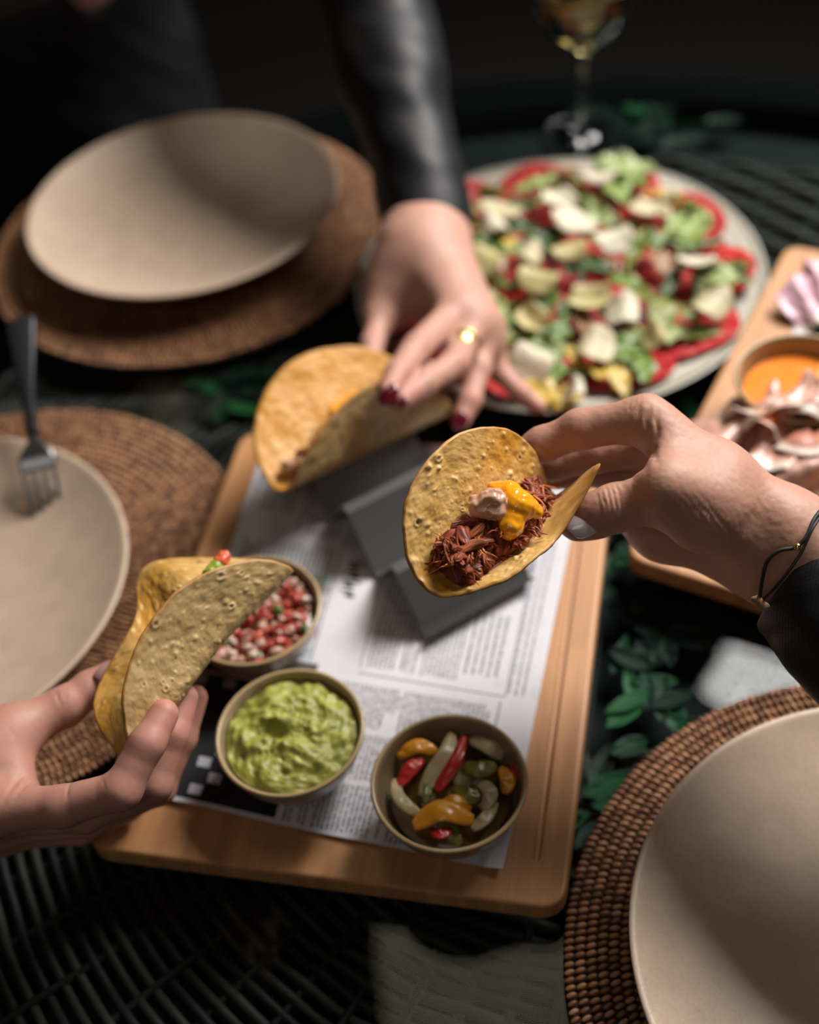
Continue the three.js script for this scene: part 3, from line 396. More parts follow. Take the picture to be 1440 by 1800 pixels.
{ // thin raw beef slices
  const r = rng(101), mats = [M([0.9, 0.62, 0.62], { map: meatTex, roughness: 0.3 }), M([0.8, 0.42, 0.45], { map: meatTex, roughness: 0.3 }), M([1, 0.55, 0.5], { map: meatTex, roughness: 0.28 }), M([0.55, 0.25, 0.3], { map: meatTex, roughness: 0.3 })];
  const spots = []; for (let i = 0; i < 11; i++) { const a = i / 11 * 6.283 + 0.2; spots.push([Math.cos(a) * 0.116, Math.sin(a) * 0.116, 0.037 + 0.003 * r()]); } for (let i = 0; i < 6; i++) { const a = i / 6 * 6.283; spots.push([Math.cos(a) * 0.052, Math.sin(a) * 0.052, 0.042]); } spots.push([0, 0, 0.04]);
  spots.forEach(([x, z, R], i) => {
    const y = (px, pz) => { const q = Math.hypot(px, pz); return 0.0105 + 0.0007 * (i % 4) + Math.max(0, q - 0.1) * 0.24 + 0.0012 * noise(px * 60, pz * 60, i); };
    const P = (o) => (u, v) => { const a = (u * 2 - 1), b = (v * 2 - 1), m = Math.max(Math.abs(a), Math.abs(b)), l = Math.hypot(a, b) || 1, k = m / l * R * (1 + 0.12 * noise(a / l * 1.4 + i * 3, b / l * 1.4, 2)); const px = x + a * k, pz = z + b * k; return V3(px, y(px, pz) + o, pz); };
    const o = thing('carpaccio_slice', i === 0 ? 'bright red raw beef slice at the right rim of the salad plate' : i > 10 ? `thin raw beef slice under the leaves ${['right of', 'below right of', 'below left of', 'left of', 'above left of', 'above right of', 'at'][i - 11]} the middle of the salad plate` : `raw beef slice at the salad plate rim, ${['', 'on the ham board side', 'above the open taco hand', 'at the near rim under the yellow crisps', 'behind the little finger of the ringed hand', 'beneath the ringed hand', 'beside the black cuff', 'under the long upper left cheese shaving', 'in front of the wine glass', 'right of the wine glass foot', 'at the upper right by the wicker'][i]}`, 'meat', V3(sC.x, 0.0005, sC.z), null);
    mesh('slice', slab(14, 14, P(0.0005), P(0)), i === 0 ? mats[2] : mats[i % 2 ? 0 : i % 3 ? 1 : 3], o);
  });
}
{ // lettuce and rocket leaves
  const r = rng(55), mats = [[0.080, 0.145, 0.014], [0.125, 0.195, 0.024], [0.23, 0.295, 0.07], [0.042, 0.085, 0.016], [0.15, 0.165, 0.015], [0.26, 0.31, 0.11]].map((c) => M(c, { roughness: 0.45 })), ylw = M([0.50, 0.34, 0.05], { roughness: 0.4 }), brown = M([0.25, 0.11, 0.04], { roughness: 0.45 }), purple = M([0.13, 0.045, 0.05], { roughness: 0.4 }), straw = M([0.42, 0.30, 0.10], { roughness: 0.45 });
  const shape = (k) => { // a frilled, lobed leaf
    const P = (o) => (u, v) => { const s = u * 2 - 1, lobes = k === 1 ? 0.75 + 0.35 * Math.sin(v * 15) : k === 2 ? 1 : 0.9 + 0.16 * Math.sin(v * 22), w = (k === 2 ? 0.36 : 0.27) * Math.pow(Math.sin(Math.PI * clamp(0.04 + 0.94 * v, 0, 1)), 0.7) * lobes * (0.45 + 0.55 * v); return V3(s * w, o + 0.10 * Math.sin(v * 2.6) + Math.abs(s) * (0.05 + 0.07 * Math.sin(v * 17 + s * 3 + k)) + 0.03 * Math.sin(s * 9 + v * 6), v - 0.5); };
    return slab(8, 16, P(0.006), P(-0.006));
  };
  const G = [shape(0), shape(1), shape(2), shape(3)], small = [[1100, 300, 5, 0.055], [1085, 335, 2, 0.05], [1110, 320, 1, 0.04]];
  const put = (u, v, mat, L, i, lab, grp) => { const p = sal(u, v, 0.021 + 0.006 * r()); const o = thing('salad_leaf', lab, 'leaf', p, grp); o.rotation.set(0.5 * (r() - 0.5), r() * 6.283, 0.5 * (r() - 0.5)); mesh('blade', G[i % 4], mat, o).scale.set(L, L * 0.8, L); };
  small.forEach(([u, v, m, L], i) => put(u, v, mats[m], L, 2, ['long pale green salad leaf standing at the far rim of the salad plate', 'green salad leaf just below the far rim of the salad plate', 'bright green salad leaf beside the long pale one at the far rim'][i]));
  const cl = [[860, 340], [840, 400], [900, 405], [935, 330], [890, 430], [870, 500], [855, 470], [925, 480], [905, 440], [1000, 480], [960, 430], [1080, 470], [1120, 445], [1150, 430], [1095, 500], [1110, 400], [1060, 385], [1180, 400], [1210, 420], [1230, 380], [1200, 360], [1160, 350], [1265, 490], [1240, 500], [1290, 500], [1180, 500], [1160, 560], [1190, 590], [1140, 590], [1210, 560], [1110, 610], [1080, 600], [1020, 560], [985, 580], [950, 600], [900, 600], [890, 570], [880, 620], [930, 570], [970, 620], [1010, 640], [1110, 640], [1050, 660], [1130, 650], [1040, 470], [1000, 540], [960, 520], [870, 540], [1030, 350], [1050, 430], [1170, 470], [1240, 440], [990, 310], [960, 350], [910, 370], [1130, 520], [1230, 590], [1075, 550], [835, 440], [690, 490], [660, 480], [980, 660]];
  const tones = ['deep green', 'mid green', 'pale green', 'very dark green', 'olive green', 'whitish green'];
  cl.forEach(([u, v], i) => { const q = r(), k = Math.floor(r() * 6); put(u + 10 * (r() - 0.5), v + 8 * (r() - 0.5), q < 0.1 ? brown : q < 0.2 ? ylw : mats[k], 0.029 + 0.021 * r(), i, q < 0.1 ? 'small wilted brown leaf among the green ones on the salad plate' : q < 0.2 ? 'yellowed leaf among the green ones on the salad plate' : `curled ${tones[k]} salad leaf strewn over the beef slices`, q < 0.1 ? 'wilted leaves' : q < 0.2 ? 'yellowed leaves' : `${tones[k]} leaves on the beef`); });
  for (let i = 0; i < 46; i++) { const a = r() * 6.283, d = 0.135 * Math.sqrt(r()), p = V3(sC.x + Math.cos(a) * d, 0.019 + 0.006 * r(), sC.z + Math.sin(a) * d), v = i % 3, o = thing('salad_shred', ['small purple-brown leaf shred between the cheese shavings', 'small bright green leaf shred between the cheese shavings', 'small straw-coloured shred between the cheese shavings'][v], 'leaf', p, ['purple-brown shreds', 'bright green shreds', 'straw-coloured shreds'][v]); o.rotation.set(0.7 * (r() - 0.5), r() * 6.283, 0.7 * (r() - 0.5)); const L = 0.016 + 0.014 * r(); mesh('blade', G[i % 4], [purple, mats[1], straw][v], o).scale.set(L * 0.8, L, L); }
  // yellow crisps along the near rim
  [[945, 690, 0.042, 'larger yellow crisp at the near rim of the salad plate'], [1000, 700, 0.03, 'smaller yellow crisp beside the larger one at the near rim of the salad plate'], [1090, 672, 0.03, 'yellow crisp right of centre at the near rim of the salad plate'], [835, 395, 0.034, 'orange-yellow crisp at the left of the salad plate beside the black cuff']].forEach(([u, v, L, lab], i) => { const p = sal(u, v, 0.026), o = thing('vegetable_crisp', lab, 'crisp', p); o.rotation.set(0.15, 1.2 + i, 0.1); mesh('crisp', G[2], ylw, o).scale.set(L, L * 0.7, L); });
}
{ // shaved cheese
  const r = rng(66), mats = [M([0.49, 0.42, 0.255], { roughness: 0.55 }), M([0.43, 0.365, 0.155], { roughness: 0.55 }), M([0.57, 0.51, 0.37], { roughness: 0.55 })];
  const L = [
    [1052, 312, 34, 'cheese shaving at the far rim beside the long pale leaf', 2], [985, 350, 36, 'cheese shaving second from the far rim of the salad plate', 2], [1010, 392, 42, 'large cheese shaving upper centre of the salad plate', 2], [1140, 370, 42, 'cheese shaving at upper right on the salad plate', 0], [998, 442, 34, 'greenish cheese shaving just below the large upper central one', 1], [1078, 424, 36, 'pale translucent cheese shaving right of the greenish one', 2], [1226, 462, 42, 'white cheese shaving beside the bright red beef at the right rim', 2],
    [946, 493, 40, 'yellowish round cheese shaving alone left of the salad centre', 1], [1038, 526, 40, 'yellow cheese shaving tucked behind the whitest square one', 1], [1095, 550, 40, 'whitest square cheese shaving right of the salad centre', 2], [1252, 538, 40, 'cheese shaving nearest the right rim above the ham board', 0], [1050, 610, 42, 'square cheese shaving below the salad centre', 0], [936, 642, 44, 'cheese shaving at lower left behind the ringed hand', 2], [880, 372, 40, 'long cheese shaving at upper left beside the black cuff', 0], [870, 402, 30, 'short pale cheese shaving below the long upper left one', 2], [850, 462, 42, 'cheese shaving at the left just above the ringed hand', 1], [935, 560, 34, 'narrow cheese shaving above the lower left one', 1], [1150, 595, 28, 'small yellow cheese shaving between square one and right rim', 1], [930, 450, 30, 'folded cheese shaving left of the greenish one', 0], [1010, 690, 26, 'small cheese scrap at the near rim of the salad plate', 2],
  ];
  L.forEach(([u, v, px, lab, m], i) => {
    const p = sal(u, v, 0.034), d = p.clone().sub(EYE).dot(FW), R = 0.82 * px * d / FPX, s = r() * 6, k = 3 + Math.floor(r() * 2);
    const P = (o) => (a, b) => { a = a * 2 - 1; b = b * 2 - 1; const mx = Math.max(Math.abs(a), Math.abs(b)), l = Math.hypot(a, b) || 1, th = Math.atan2(b, a), q = lerp(mx / l, 1, 0.25) * R * (1 + 0.13 * noise(Math.cos(th) * 1.6 + i * 5, Math.sin(th) * 1.6, s)); return V3(a * q * 0.92, 0.0045 * Math.sin(a * 2 + s) + 0.003 * b * b + 0.0006 * noise(a * 6, b * 6, i) + o, b * q * 1.12); };
    const o = thing('cheese_shaving', lab, 'cheese', p); o.rotation.set(0.24 * (r() - 0.3), r() * 6.283, 0.35 * (r() - 0.5)); mesh('shaving', slab(12, 12, P(0.0011), P(-0.0005)), mats[m], o);
  });
}
// ───────────── ham board ─────────────
{
  const r = rng(12), bowlAt = on(1412, 655, 0.069); bowlAt.y = BH + 0.0026;
  ramekin(bowlAt, 'small glazed bowl of orange sauce on the ham board at the right edge', 1.06);
  const sc = thing('orange_sauce', 'two-tone orange sauce filling the bowl on the ham board', 'sauce', bowlAt);
  const R = 0.0372, g = grid(64, 16, (u, v) => { const a = -u * 6.28318, q = R * v; return V3(Math.cos(a) * q, HBowl - 0.011 + 0.0006 * noise(Math.cos(a) * q * 90, Math.sin(a) * q * 90, 1) + 0.004 * smooth(Math.cos(a) * q * 0.8 + Math.sin(a) * q * 0.6, 0.006, 0.014), Math.sin(a) * q); }, (u, v, q) => { const k = smooth(q.x * 0.8 + q.z * 0.6 + 0.004 * noise(q.x * 200, q.z * 200, 3), 0.003, 0.006); return [lerp(0.74, 0.74, k), lerp(0.185, 0.41, k), lerp(0.0005, 0.15, k)]; });
  mesh('surface', mergeVertices(g, 1e-6), VC({ roughness: 0.5, specularIntensity: 0.3 }), sc);
  const fat = [0.78, 0.66, 0.56];
  const slice = (pts, w, seed, tone, lab, cat = 'ham', name = 'ham_slice', ripple = 0.0045) => { // a rumpled ribbon of ham along pts
    const cv = new THREE.CatmullRomCurve3(pts), side = (v) => { const t = cv.getTangent(v); return new THREE.Vector3().crossVectors(t, V3(0.2 * Math.sin(seed), 1, 0.2 * Math.cos(seed * 2))).normalize(); };
    const P = (o) => (u, v) => { const p = cv.getPoint(v), s = side(v), t = cv.getTangent(v), n = new THREE.Vector3().crossVectors(s, t), k = u * 2 - 1, W = w * (0.75 + 0.25 * Math.sin(Math.PI * v) + 0.12 * noise(v * 4, seed, 1)); return p.addScaledVector(s, k * W).addScaledVector(n, o + ripple * Math.sin(v * 15 + seed + k * 1.2) + ripple * 0.8 * Math.sin(k * 2.4 + v * 5 + seed) + 0.002 * noise(u * 5, v * 7, seed)); };
    const o = thing(name, lab, cat, pts[0].clone(), null);
    part('slice', slab(18, 34, P(0.0006), P(-0.0004), (u, v) => { const f = smooth(u + 0.08 * noise(v * 9, seed, 5), 0.80, 0.90), m = 0.5 + 0.8 * fbm(u * 3, v * 8, seed, 3); return [lerp(tone[0] * (0.75 + 0.4 * m), fat[0], f), lerp(tone[1] * (0.7 + 0.6 * m), fat[1], f), lerp(tone[2] * (0.7 + 0.6 * m), fat[2], f)]; }), VC({ roughness: 0.35, clearcoat: 0.15 }), o);
  };
  const h = (u, v, y) => on(u, v, BH + y), a = [0.54, 0.25, 0.18], b = [0.60, 0.32, 0.25], c = [0.50, 0.19, 0.12];
  slice([h(1235, 760, 0.012), h(1275, 755, 0.03), h(1320, 790, 0.022), h(1345, 850, 0.012)], 0.022, 1, b, 'pink ham slice at the left end of the ham pile');
  slice([h(1290, 720, 0.010), h(1330, 715, 0.034), h(1372, 700, 0.046), h(1395, 740, 0.02)], 0.018, 2, a, 'ham slice folded up against the orange sauce bowl');
  slice([h(1300, 800, 0.015), h(1345, 770, 0.038), h(1400, 790, 0.034), h(1430, 850, 0.014)], 0.024, 3, a, 'broad ham slice in the middle of the ham pile');
  slice([h(1370, 720, 0.02), h(1400, 690, 0.045), h(1440, 700, 0.046), h(1480, 740, 0.02)], 0.020, 4, b, 'ham slice with white fat edge in front of the sauce bowl');
  slice([h(1380, 790, 0.02), h(1425, 760, 0.042), h(1470, 780, 0.03), h(1500, 840, 0.012)], 0.021, 5, c, 'deep red ham slice at the right of the ham pile');
  slice([h(1330, 860, 0.008), h(1375, 820, 0.03), h(1420, 850, 0.03), h(1450, 900, 0.01)], 0.022, 6, b, 'ham slice at the near end of the pile just above the wrist');
  slice([h(1250, 800, 0.006), h(1300, 830, 0.024), h(1340, 870, 0.02), h(1390, 900, 0.008)], 0.018, 7, a, 'ham slice hanging low beside the back of the hand');
  slice([h(1310, 745, 0.02), h(1350, 735, 0.045), h(1375, 770, 0.03), h(1380, 800, 0.02)], 0.012, 8, [0.60, 0.14, 0.04], 'small orange-red ham curl in the middle of the pile');
  const pk = [0.66, 0.38, 0.44];
  slice([h(1385, 555, 0.006), h(1420, 530, 0.014), h(1460, 520, 0.012), h(1500, 540, 0.006)], 0.024, 9, pk, 'pale pink sausage slice behind the orange sauce bowl', 'sausage', 'sausage_slice', 0.002);
  slice([h(1415, 515, 0.010), h(1445, 490, 0.02), h(1480, 480, 0.018), h(1520, 500, 0.008)], 0.022, 10, pk, 'pink sausage slice furthest back on the ham board', 'sausage', 'sausage_slice', 0.002);
  slice([h(1440, 470, 0.012), h(1462, 455, 0.02), h(1490, 450, 0.015)], 0.014, 11, [0.75, 0.70, 0.72], 'white edge slice at the far end of the ham board', 'sausage', 'sausage_slice', 0.002);
}
// ───────────── tacos ─────────────
const tortillaM = VC({ roughness: 0.55, clearcoat: 0.12, clearcoatRoughness: 0.45 });
// frame: A along the fold, D1 / D2 the directions in which the two flaps rise from it
function foldFrame(C, A, D1, D2) { const a = A.clone().normalize(), fix = (d) => d.clone().addScaledVector(a, -d.dot(a)).normalize(), d1 = fix(D1), d2 = fix(D2), O = d1.clone().add(d2).normalize(), S = d2.clone().sub(d1).normalize(); return { C, A: a, O, S, phi: Math.acos(clamp(d2.dot(S), -1, 1)), L: (s, q, b) => C.clone().addScaledVector(a, s).addScaledVector(S, q).addScaledVector(O, b) }; }
function tortilla(fr, o) { // o: R, rho, w0 (fold off the middle), warp(s, w) -> [side, up] added, seed
  const r = rng(o.seed), R = o.R, rho = o.rho, th = 0.0021, sy = o.sy ?? 1;
  const P = (s, y) => { const w = y + o.w0, sg = Math.sign(w) || 1, l = Math.abs(w), ph = clamp(fr.phi + (o.open ? o.open(s, w) : 0), 0.05, 2.4), k = rho * ph; let a, b; if (l < k) { a = rho * Math.sin(l / rho); b = rho * (1 - Math.cos(l / rho)); } else { a = rho * Math.sin(ph) + (l - k) * Math.cos(ph); b = rho * (1 - Math.cos(ph)) + (l - k) * Math.sin(ph); }
    const wv = 0.0016 * noise(s * 38, y * 38, o.seed) + 0.0005 * noise(s * 110, y * 110, o.seed + 3); a = sg * a + wv; const e = o.warp ? o.warp(s, w) : [0, 0, 0]; return fr.L(s + (e[2] || 0), a + e[0], b + e[1]); };
  const bl = []; for (let i = 0; i < 300; i++) { const q = Math.sqrt(r()) * R * 0.97, a = r() * 6.283; bl.push([q * Math.cos(a), q * Math.sin(a) * sy, 0.0007 + 0.0017 * r() * r() + (i < 26 ? 0.0009 : 0), r() < 0.5 ? 1 : -1, r(), r() < 0.22 ? 1 : 0]); }
  const bump = (x, y, side) => { let h = 0.00042 * fbm(x * 420, y * 420, side * 5 + o.seed, 3) + 0.00045 * noise(x * 190, y * 190, side * 9); for (const [bx_, by_, br, bs, , crater] of bl) { if (bs !== side) continue; const d2 = ((x - bx_) ** 2 + (y - by_) ** 2) / (br * br); if (d2 < 4) h += br * (crater ? 0.26 * Math.exp(-((Math.sqrt(d2) - 0.9) ** 2) * 6) - 0.14 * Math.exp(-d2 * 4) : 0.42 * Math.exp(-d2 * 1.6)); } return h; };
  const colour = (x, y, side, q) => { // toasted maize: pale mealy patches, golden oil, brown specks, browned rim
    const n1 = clamp(0.5 + 0.9 * fbm(x * 75, y * 75, o.seed + side * 3, 4), 0, 1), n2 = clamp(0.5 + 1.1 * fbm(x * 30 + 5, y * 30, o.seed + side, 3), 0, 1), fine = 0.5 + 0.9 * fbm(x * 500, y * 500, 2, 2);
    let c = side > 0 ? [lerp(0.48, 0.74, n1), lerp(0.235, 0.47, n1), lerp(0.03, 0.17, n1)] : [lerp(0.34, 0.56, n1), lerp(0.21, 0.38, n1), lerp(0.07, 0.17, n1)];
    const oil = o.oil ? o.oil(x, y, side) : 0, g = clamp(oil + (n2 - 0.62) * 0.8, 0, 1); c = [lerp(c[0], 0.56, g), lerp(c[1], 0.235, g), lerp(c[2], 0.008, g)];
    c = c.map((v) => v * (0.88 + 0.24 * fine)); let dark = 0, pale = 0;
    for (const [bx_, by_, br, bs, t, crater] of bl) { if (bs !== side) continue; const d = Math.hypot(x - bx_, y - by_) / br; if (d < 2.2) { pale = Math.max(pale, 0.6 * Math.exp(-d * d)); if (crater || t > 0.88) dark = Math.max(dark, 0.85 * Math.exp(-d * d * 5)); } }
    const rim = smooth(q, 0.962, 1.0) * (0.5 + 0.5 * clamp(0.5 + 1.5 * fbm(x * 120, y * 120, 6, 3), 0, 1)); c = [lerp(c[0], 0.74, pale), lerp(c[1], 0.52, pale), lerp(c[2], 0.22, pale)]; c = [lerp(c[0], 0.10, dark), lerp(c[1], 0.035, dark), lerp(c[2], 0.01, dark)];
    return [lerp(c[0], 0.40, rim), lerp(c[1], 0.165, rim), lerp(c[2], 0.02, rim)]; };
  const nr = o.fine ? 120 : 70, nt = o.fine ? 380 : 230, pos = [], col = [], idx = [], e = 0.0006, ring = (k) => (k === nr ? 1 : k / nr * 0.995);
  for (const side of [1, -1]) for (let k = 0; k <= nr; k++) for (let i = 0; i < nt; i++) {
    const a = i / nt * 6.28318, q = ring(k), RR = R * (1 + 0.018 * noise(Math.cos(a) * 2.2, Math.sin(a) * 2.2, o.seed) + 0.006 * noise(Math.cos(a) * 9, Math.sin(a) * 9, o.seed)), x = Math.cos(a) * q * RR, y = Math.sin(a) * q * RR * sy;
    const p = P(x, y), n = new THREE.Vector3().crossVectors(P(x + e, y).sub(P(x - e, y)), P(x, y + e).sub(P(x, y - e))).normalize();
    const t = k === nr ? 0.25 : 1; p.addScaledVector(n, side * o.inside * (th / 2 * t + (t === 1 ? bump(x, y, side) : 0))); pos.push(p.x, p.y, p.z); col.push(...colour(x, y, side, q));
  }
  const K = (nr + 1) * nt, inv = o.inside < 0;
  const tri = (a, b, c) => inv ? idx.push(a, c, b) : idx.push(a, b, c);
  for (let k = 0; k < nr; k++) for (let i = 0; i < nt; i++) { const a = k * nt + i, b = k * nt + (i + 1) % nt, c = a + nt, d = b + nt; tri(a, c, d); tri(a, d, b); tri(K + a, K + d, K + c); tri(K + a, K + b, K + d); }
  for (let i = 0; i < nt; i++) { const a = nr * nt + i, b = nr * nt + (i + 1) % nt; tri(a, K + a, K + b); tri(a, K + b, b); }
  const g = new THREE.BufferGeometry(); g.setAttribute('position', new THREE.Float32BufferAttribute(pos, 3)); g.setAttribute('color', new THREE.Float32BufferAttribute(col, 3)); g.setIndex(idx); g.computeVertexNormals(); return { g, P };
}
// shredded meat: a torn core with loose fibres, one heap nobody could count
function shreds(fr, o) {
  const r = rng(o.seed), gs = []; let cl;
  for (let i = 0; i < o.n; i++) {
    if (i % 9 === 0) cl = [r(), r() * 2 - 1, Math.pow(r(), 0.45), (r() - 0.5) * 3.1, r() - 0.45, r()];
    const s = lerp(o.s0, o.s1, clamp(cl[0] + 0.035 * (r() - 0.5), 0, 1)), q = clamp(cl[1] + 0.16 * (r() - 0.5), -1, 1), hump = o.top(s), env = hump * (1 - 0.55 * q * q), depth = clamp(cl[2] + 0.12 * (r() - 0.5), 0, 1.04), a = q * o.width(s) + (o.shift ?? 0), b = Math.max(o.floor(a), env * depth) + 0.001;
    const len = 0.006 + 0.013 * r(), yaw = cl[3] + 0.5 * (r() - 0.5), pitch = cl[4] * (depth > 0.86 ? 0.9 : 0.5) + 0.35 * (r() - 0.5), d = V3(Math.cos(yaw) * Math.cos(pitch), Math.sin(yaw) * Math.cos(pitch), Math.sin(pitch)), bend = V3(r() - 0.5, r() - 0.5, (r() - 0.75) * 1.2).multiplyScalar(len * 1.0);
    const rad = 0.00022 + 0.00035 * Math.pow(r(), 1.5), n = 8, m = 5, pos = [], col = [], idx = [], tone = clamp(cl[5] + 0.35 * (r() - 0.5), 0, 0.99), k0 = 0.75 + 0.5 * r();
    const base = tone < 0.55 ? [0.27, 0.052, 0.014] : tone < 0.8 ? [0.40, 0.10, 0.022] : tone < 0.9 ? [0.17, 0.028, 0.011] : [0.52, 0.19, 0.06];
    for (let j = 0; j <= n; j++) { const t = j / n - 0.5, c = V3(s, a, b).addScaledVector(d, t * len).addScaledVector(bend, t * t * 2).add(V3(noise(j * 0.7, i), noise(i, j * 0.7), noise(i * 0.3, j * 0.6, 7)).multiplyScalar(0.0011)); const R = rad * (j === 0 || j === n ? 0.25 : 1) * (0.75 + 0.6 * Math.abs(noise(j * 1.1, i * 0.7, 3)) + 0.3); for (let h = 0; h < m; h++) { const an = h / m * 6.283 + j * 0.3, u = V3(-Math.sin(yaw), Math.cos(yaw), 0), w = new THREE.Vector3().crossVectors(d, u); const p = c.clone().addScaledVector(u, Math.cos(an) * R * 1.35).addScaledVector(w, Math.sin(an) * R * 0.75), W = fr.L(p.x, p.y, p.z); pos.push(W.x, W.y, W.z); const kk = k0 * (0.8 + 0.4 * r()); col.push(base[0] * kk, base[1] * kk, base[2] * kk); } }
    for (let j = 0; j < n; j++) for (let h = 0; h < m; h++) { const A = j * m + h, B = j * m + (h + 1) % m; idx.push(A, B, B + m, A, B + m, A + m); }
    const g = new THREE.BufferGeometry(); g.setAttribute('position', new THREE.Float32BufferAttribute(pos, 3)); g.setAttribute('color', new THREE.Float32BufferAttribute(col, 3)); g.setIndex(idx); gs.push(g);
  }
  // torn chunks: lumps grooved along the grain
  for (let i = 0; i < o.n / 4; i++) {
    const s = lerp(o.s0 + 0.002, o.s1 - 0.002, r()), q = (r() * 2 - 1) * 0.9, a = q * o.width(s) + (o.shift ?? 0), b = Math.max(o.floor(a), o.top(s) * (1 - 0.55 * q * q) * Math.pow(r(), 0.35)), yaw = (r() - 0.5) * 3.1, pitch = (r() - 0.5) * 0.8;
    const ax = V3(Math.cos(yaw) * Math.cos(pitch), Math.sin(yaw) * Math.cos(pitch), Math.sin(pitch)), B = basis(ax, V3(0.1, 0.2, 1)), L = 0.0030 + 0.0050 * r(), W = 0.0011 + 0.0014 * r(), bd = (r() - 0.5) * 0.8, tone = r(), c0 = tone < 0.6 ? [0.27, 0.052, 0.015] : tone < 0.85 ? [0.37, 0.098, 0.024] : [0.19, 0.03, 0.011];
    const g = grid(18, 12, (u, v) => { const th = u * 6.28318, z = v * 2 - 1, e = Math.pow(Math.max(0, 1 - Math.pow(Math.abs(z), 3)), 0.5), R = W * e * (1 + 0.55 * noise(Math.cos(th) * 2.6 + i, Math.sin(th) * 2.6, z * 0.7) + 0.28 * noise(Math.cos(th) * 6 + i, Math.sin(th) * 6, z * 1.2)); const p = V3(s, a, b).addScaledVector(B[1], z * L * (1 + 0.18 * noise(th, i, 1))).addScaledVector(B[0], Math.cos(th) * R * 1.25 + bd * z * z * L).addScaledVector(B[2], Math.sin(th) * R * 0.9); return fr.L(p.x, p.y, p.z); }, (u, v) => { const k = 0.8 + 0.9 * noise(u * 14, i * 2.3, v * 2); return [c0[0] * k, c0[1] * k, c0[2] * k]; });
    g.deleteAttribute('uv'); g.deleteAttribute('normal'); gs.push(g);
  }
  // the torn core under the fibres
  const core = grid(60, 24, (u, v) => { const s = lerp(o.s0 - 0.002, o.s1 + 0.002, u), q = v * 2 - 1, e = Math.pow(Math.sin(Math.PI * clamp(u, 0.001, 0.999)), 0.35), a = q * o.width(s) * 1.04 + (o.shift ?? 0), b = Math.max(o.floor(a), o.top(s) * (1 - 0.6 * q * q) * 0.88 * e) + 0.0032 * fbm(s * 160, a * 160, 4, 4); return fr.L(s, a, Math.max(b, o.floor(a))); }, (u, v) => { const k = 0.55 + 0.9 * (0.5 + fbm(u * 40, v * 14, 3, 3)); return [0.21 * k, 0.038 * k, 0.011 * k]; });
  core.deleteAttribute('uv'); core.deleteAttribute('normal'); gs.push(core);
  const g = mergeGeometries(gs); g.computeVertexNormals(); return g;
}
const shredM = VC({ roughness: 0.55, specularIntensity: 0.5, clearcoat: 0.12, clearcoatRoughness: 0.2, side: THREE.DoubleSide }), sauceM = M([0.93, 0.36, 0.012], { roughness: 0.14, clearcoat: 0.8, clearcoatRoughness: 0.04 });
function blob(name, bones, k, mat, parent, cell, amp = 0) { const [lo, hi] = bounds(bones, 0.003); return part(name, meshField((x, y, z) => { let d = 1; for (const b of bones) d = smin(d, cone(x, y, z, b), k); return d + amp * noise(x * 300, y * 300, z * 300); }, lo, hi, cell), mat, parent); }

// --- the sharp taco in front
const frA = foldFrame(at(873, 955, 0.632), view(0.66, 0.49, 0.57), view(0.56, 0.08, -0.82), view(-0.38, 0.87, -0.31));
const tacoA = thing('taco', 'open corn taco of shredded red meat and orange sauce held by the pale-nailed hand', 'taco', frA.C.clone());
{
  const t = tortilla(frA, { R: 0.0505, sy: 0.872, rho: 0.012, w0: 0.0148, seed: 3, inside: 1, fine: true, oil: (x, y, s) => (s > 0 ? 0.9 * Math.exp(-(((x - 0.030) / 0.018) ** 2) - ((y - 0.026) / 0.018) ** 2) + 0.9 * Math.exp(-(((x + 0.038) / 0.012) ** 2) - ((y + 0.012) / 0.010) ** 2) : 0.25), open: (s, w) => (w < 0 ? -0.22 - 3 * Math.max(0, -s - 0.005) + 6 * Math.max(0, s - 0.008) : 0.05 - 3 * Math.max(0, -s - 0.02)), warp: (s, w) => { if (w >= 0) return [0, 0, 0]; const k = Math.max(0, s - 0.012) / 0.03 * Math.min(1, -w / 0.02); return [-0.002 * k, 0.055 * Math.pow(k, 1.5), 0.022 * k]; } });
  part('tortilla', t.g, tortillaM, tacoA);
  const wid = (s) => 0.0135 * Math.sqrt(Math.max(0.12, 1 - (s / 0.052) ** 2)) + 0.002;
  const g = shreds(frA, { seed: 9, shift: 0.0038, n: 760, s0: -0.035, s1: 0.044, width: wid, top: (s) => 0.0215 - 6 * s * s - 0.05 * Math.abs(s) + 0.003 * Math.sin(s * 150), floor: (a) => 0.0025 + 30 * a * a });
  tag(part('shredded_meat', g, shredM, tacoA), 'dark red shredded meat', null, null, 'stuff');
  const tp = 0.592; const q = (u, v, d = 0) => { const ray = at(u, v, 1).sub(EYE), n = frA.O, t0 = frA.L(0, 0, 0.0225 + d).sub(EYE).dot(n) / ray.dot(n); return EYE.clone().addScaledVector(ray, t0); };
  blob('sauce', [bone(q(868, 858), q(895, 866, 0.001), 0.0034, 0.0048), bone(q(895, 868, 0.001), q(916, 888, 0.002), 0.0055, 0.006), bone(q(905, 890, 0.001), q(898, 925, -0.004), 0.0054, 0.0052), bone(q(898, 925, -0.004), q(893, 936, -0.007), 0.0048, 0.0034), bone(q(916, 888, 0.001), q(940, 898, -0.002), 0.005, 0.0042)], 0.005, sauceM, tacoA, 0.0007, 0.0004).userData.label = 'glossy orange sauce dollop';
  blob('fat_piece', [bone(q(838, 886, -0.001), q(868, 880, 0.002), 0.0042, 0.0054), bone(q(868, 880, 0.002), q(884, 892, 0.001), 0.0052, 0.0036), bone(q(842, 898, -0.002), q(862, 902, -0.001), 0.0034, 0.0034), bone(q(885, 905, -0.001), q(890, 922, -0.003), 0.0028, 0.0024)], 0.004, M([0.56, 0.31, 0.20], { roughness: 0.25, clearcoat: 0.5, clearcoatRoughness: 0.15 }), tacoA, 0.0007, 0.0012).userData.label = 'pale pink fatty piece of meat';
}
